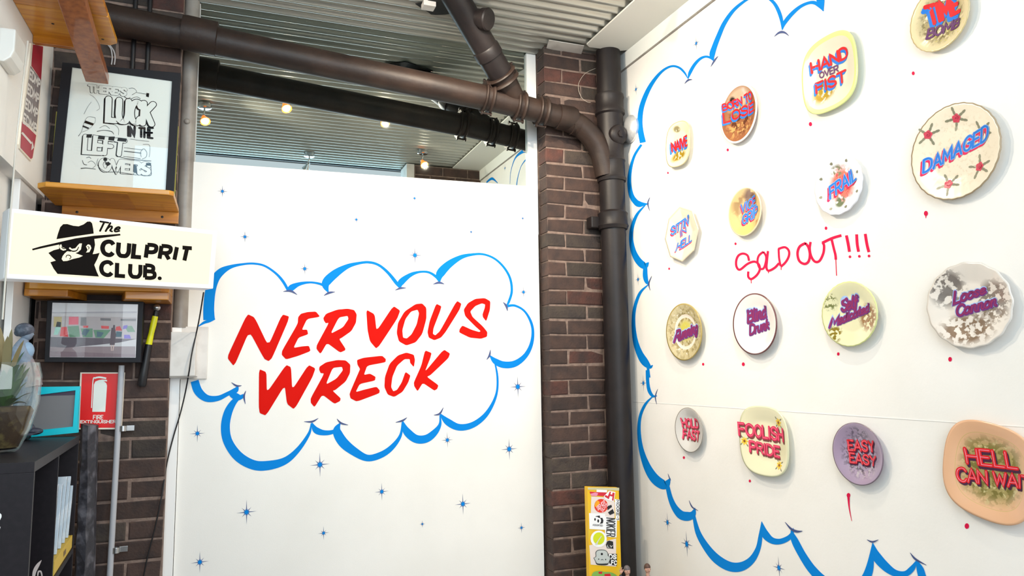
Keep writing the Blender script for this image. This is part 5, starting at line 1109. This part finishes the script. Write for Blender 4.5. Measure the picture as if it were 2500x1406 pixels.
stk('st_white', (240, 240, 240), [(215, 148), (368, 155), (365, 190), (214, 185)], [(395, 165), (490, 185), (465, 325), (345, 290), (318, 250)], e=.0018)
stk('st_red', (206, 30, 50), [(405, 178), (425, 182), (415, 215), (440, 222), (448, 190), (478, 198), (460, 310), (438, 305), (446, 250), (408, 240), (392, 288), (330, 250), (345, 225), (378, 245)], e=.0022, label='red letter sticker on white')
stk('st_orange_red', (222, 50, 24), circ(282, 385, 100), e=.0014); stk('st_orange', (240, 160, 20), [(185, 360), (225, 300), (262, 330), (240, 400), (190, 400)], e=.0017)
text(DS, 'SENDT', [(215, 400), (330, 300), (350, 345), (235, 450)], [(0, 0, .12, mat('st_lpink', (244, 190, 196), .4), .002)], t, f=CD, name='sticker_lettering'); text(DS, 'SOTS', [(270, 440), (370, 345), (380, 380), (300, 475)], [(0, 0, .12, MC['st_lpink'], .002)], t, f=CD, name='sticker_lettering')
stk('st_white', (240, 240, 240), [(105, 490), (340, 500), (338, 735), (112, 722)], e=.0014, label='square white sticker with a black B emblem')
stk('st_black', (26, 26, 30), [(205, 535), (260, 525), (268, 560), (300, 560), (315, 600), (305, 640), (270, 645), (180, 600)], e=.0018)
stk('st_white', (240, 240, 240), circ(215, 592, 38, 48), circ(250, 600, 30, 42), e=.0021); stk('st_black', (26, 26, 30), circ(192, 582, 12, 20), circ(238, 604, 14, 24), e=.0024)
text(DS, 'ASSORTED', [(158, 650), (305, 662), (303, 684), (158, 672)], [(0, 0, .1, MC['st_black'], .002)], t, f=CD, name='sticker_lettering')
stk('st_white', (240, 240, 240), [(335, 535), (512, 575), (505, 845), (338, 830)], [(480, 285), (552, 295), (545, 600), (495, 590)], e=.0015, label='tall white sticker lettered NOKIER')
text(DS, 'NOKIER', [(485, 575), (482, 830), (362, 822), (360, 560)], [(0, 0, .05, MC['st_black'], .0022)], t, f=CD, name='sticker_lettering', gap=.35)
text(DS, 'MOOKE-1', [(545, 300), (540, 588), (505, 585), (505, 300)], [(0, 0, .1, MC['st_black'], .0022)], t, f=CD, name='sticker_lettering', gap=.3)
stk('st_black', (26, 26, 30), [(370, 390), (430, 370), (440, 400), (375, 450)], [(380, 480), (450, 430), (475, 490), (410, 520)], [(350, 950), (370, 900), (400, 890), (455, 905), (460, 1010), (365, 1000)], [(385, 1080), (512, 1085), (510, 1255), (385, 1240)], e=.0018)
text(DS, 'LY', [(375, 955), (445, 965), (442, 995), (372, 985)], [(0, 0, .12, MC['st_white'], .0024)], t, f=CD, name='sticker_lettering'); text(DS, 'DS', [(400, 1092), (500, 1100), (498, 1155), (398, 1150)], [(0, 0, .15, MC['st_white'], .0024)], t, f=CD, name='sticker_lettering', gap=.3); text(DS, 'LFC', [(395, 1175), (505, 1185), (503, 1240), (393, 1235)], [(0, 0, .14, MC['st_white'], .0024)], t, f=CD, name='sticker_lettering', gap=.3)
stk('st_white', (240, 240, 240), circ(245, 865, 118, 122), e=.0016, label='round sticker, yellow-green disc on white'); stk('st_lime', (206, 216, 24), circ(248, 860, 84, 90), e=.002); stk('st_silver', (206, 208, 200), [(190, 950), (280, 820), (292, 828), (240, 900), (225, 955)], e=.0024)
stk('st_grey_edge', (40, 44, 46), [(170, 1140), (200, 1120), (200, 1060), (240, 1025), (330, 1025), (375, 1060), (385, 1110), (420, 1140), (390, 1220), (350, 1248), (225, 1240), (195, 1190)], e=.0024, sm=True)
stk('st_grey', (190, 196, 192), [(178, 1142), (208, 1122), (208, 1064), (243, 1033), (328, 1033), (368, 1064), (378, 1112), (410, 1140), (384, 1212), (348, 1222), (230, 1222), (200, 1185)], e=.0027, sm=True, label='grey dome-shaped face sticker'); stk('st_black', (26, 26, 30), circ(290, 1085, 16, 18), circ(245, 1160, 8, 10), circ(345, 1165, 8, 10), e=.003)
m = MB(); pstroke(m, DS, [(275, 1172, 6), (295, 1164, 8), (315, 1172, 6)], .003, CD, ws=1/5.96); m.build('sticker', MC['st_black'], t, recalc=False)
stk('st_green', (126, 176, 84), [(140, 1420), (170, 1350), (260, 1330), (330, 1345), (420, 1350), (500, 1390), (510, 1440), (140, 1440)], e=.0018, sm=True); stk('st_red', (206, 30, 50), [(240, 1345), (300, 1340), (290, 1375), (245, 1370)], [(330, 1375), (410, 1370), (430, 1420), (330, 1420)], e=.0024)

# ---- two action figures on a plinth at the lower right
q = onY(1581, 1386, 3.35); ZQ = q.z-.285
MB().box((q.x-.16, 3.2, 0), (q.x+.09, 3.50, ZQ)).build('plinth', WHITE_OLD, label='low white plinth below the two toy figures by the right wall', cat='plinth', bevel=.004)
FLESH = mat('toy_flesh', (196, 150, 130), .5); TSH = mat('dark_toy_jacket', (40, 40, 48), .6); THR = mat('brown_toy_hair', (80, 56, 46), .6)
def figure(x, y, lab, hairm, raised):
    hz = ZQ+.285; t = thing('action_figure', (x, y, ZQ), lab, 'figurine')
    n_ = [(x, y, ZQ+.15, .018), (x, y, ZQ+.19, .017), (x, y, ZQ+.225, .020), (x, y, ZQ+.248, .008),
          (x-.034, y, ZQ+.228, .011), (x+.034, y, ZQ+.228, .011), (x+.04, y-.01, ZQ+.175, .009), (x+.036, y-.03, ZQ+.13, .007),
          (x-.018, y, ZQ+.13, .017), (x-.021, y-.006, ZQ+.075, .012), (x-.022, y, ZQ+.012, .009), (x+.018, y, ZQ+.13, .017), (x+.021, y-.006, ZQ+.075, .012), (x+.022, y, ZQ+.012, .009)]
    e_ = [(0, 1), (1, 2), (2, 3), (2, 4), (2, 5), (5, 6), (6, 7), (0, 8), (8, 9), (9, 10), (0, 11), (11, 12), (12, 13)]
    n0 = len(n_)
    if raised: n_ += [(x-.052, y-.01, ZQ+.245, .009), (x-.044, y-.015, ZQ+.272, .007)]
    else: n_ += [(x-.04, y-.01, ZQ+.175, .009), (x-.036, y-.03, ZQ+.13, .007)]
    e_ += [(4, n0), (n0, n0+1)]; skin('body', n_, e_, TSH, t, 0, 2)
    MB().tube([(x, y, ZQ+.24), (x, y, ZQ+.262)], .009, 12).build('neck', FLESH, t)
    m = MB(); m.ball((x, y, hz-.006), .0165, 12, (.86, 1.0, 1.22)); m.ball((x-.014, y, hz-.008), .004, 6, (.5, .8, 1.3)); m.ball((x+.014, y, hz-.008), .004, 6, (.5, .8, 1.3)); m.ball((x-.003, y-.0175, hz-.009), .003, 6, (.8, 1, 1.5)); m.build('head', FLESH, t, smooth=True)
    for s in (-1, 1): MB().ball((x+s*.006, y-.0148, hz-.004), .0018, 6).build('eye', BLACK, t)
    MB().ball((x, y-.0145, hz-.0145), .003, 6, (1.6, .5, .5)).build('mouth', mat('toy_lip', (150, 80, 76), .5), t)
    m = MB(); m.ball((x, y+.003, hz+.001), .0182, 12, (.88, 1.0, 1.12)); me = m.build('hair', hairm, t, smooth=True)
    bm = bmesh.new(); bm.from_mesh(me.data); bmesh.ops.delete(bm, geom=[v for v in bm.verts if v.co.z < (.285-.006+(.006 if v.co.y < 0 else -.008))], context='VERTS'); bm.to_mesh(me.data); bm.free()
    for sx, (hx_, hy_, hz_), updir in ((-1, n_[n0+1][:3], 1 if raised else -1), (1, (x+.036, y-.03, ZQ+.13), -1)):
        hn = MB(); hp = V((hx_, hy_, hz_+updir*.010)); hn.ball(hp, .0075, 8, (1, .5, 1.2))
        for f_ in range(4):
            bx = hp+V(((f_-1.5)*.0036, 0, updir*.006)); up_ = f_ in (1, 2) and raised and sx < 0
            ln = (.017, .019, .018, .014)[f_]*(1 if (up_ or updir < 0) else .45); spread = (f_-1.5)*.004
            hn.tube([bx, bx+V((spread*.5, -.001, updir*ln*.5)), bx+V((spread, -.003, updir*ln))], [.0021, .0019, .0015], 8)
        hn.tube([hp+V((-sx*.005, -.002, 0)), hp+V((-sx*.010, -.004, updir*.006)), hp+V((-sx*.010, -.006, updir*.012))], [.0024, .002, .0017], 8)
        hn.build('hand', FLESH, t, smooth=True)
    for s in (-1, 1): MB().ball((x+s*.022, y-.008, ZQ+.008), .011, 8, (.8, 1.6, .7)).build('shoe', BLACK, t, smooth=True)
q1 = onY(1581, 1386, 3.35); figure(q1.x, 3.35, 'dark-jacketed toy figure with cropped brown hair by the right wall', THR, False)
q2 = onY(1562, 1386, 3.33); figure(q2.x-.055, 3.36, 'dark-jacketed toy figure raising two fingers beside the stickered board', mat('grey_toy_cap', (96, 88, 90), .5), True)

# ---- hedge seen through the left window
hd = MB(); rh = random.Random(5)
for i in range(900):
    x, y, z = -2.6+rh.uniform(-.3, .3), rh.uniform(2.2, 7.5), rh.uniform(.2, 2.3); s = rh.uniform(.03, .07); a = V((rh.uniform(-1, 1), rh.uniform(-1, 1), rh.uniform(-1, 1))).normalized(); b1 = a.cross(V((.3, .5, .8))).normalized(); c = V((x, y, z))
    hd.add([c-a*s, c+b1*s*.5, c+a*s, c-b1*s*.5], [(0, 1, 2, 3)])
hd.build('hedge', mat('olive_hedge_leaf', (132, 134, 40), .6), label='olive green hedge outside beyond the left window', cat='hedge', kind='stuff', recalc=False)
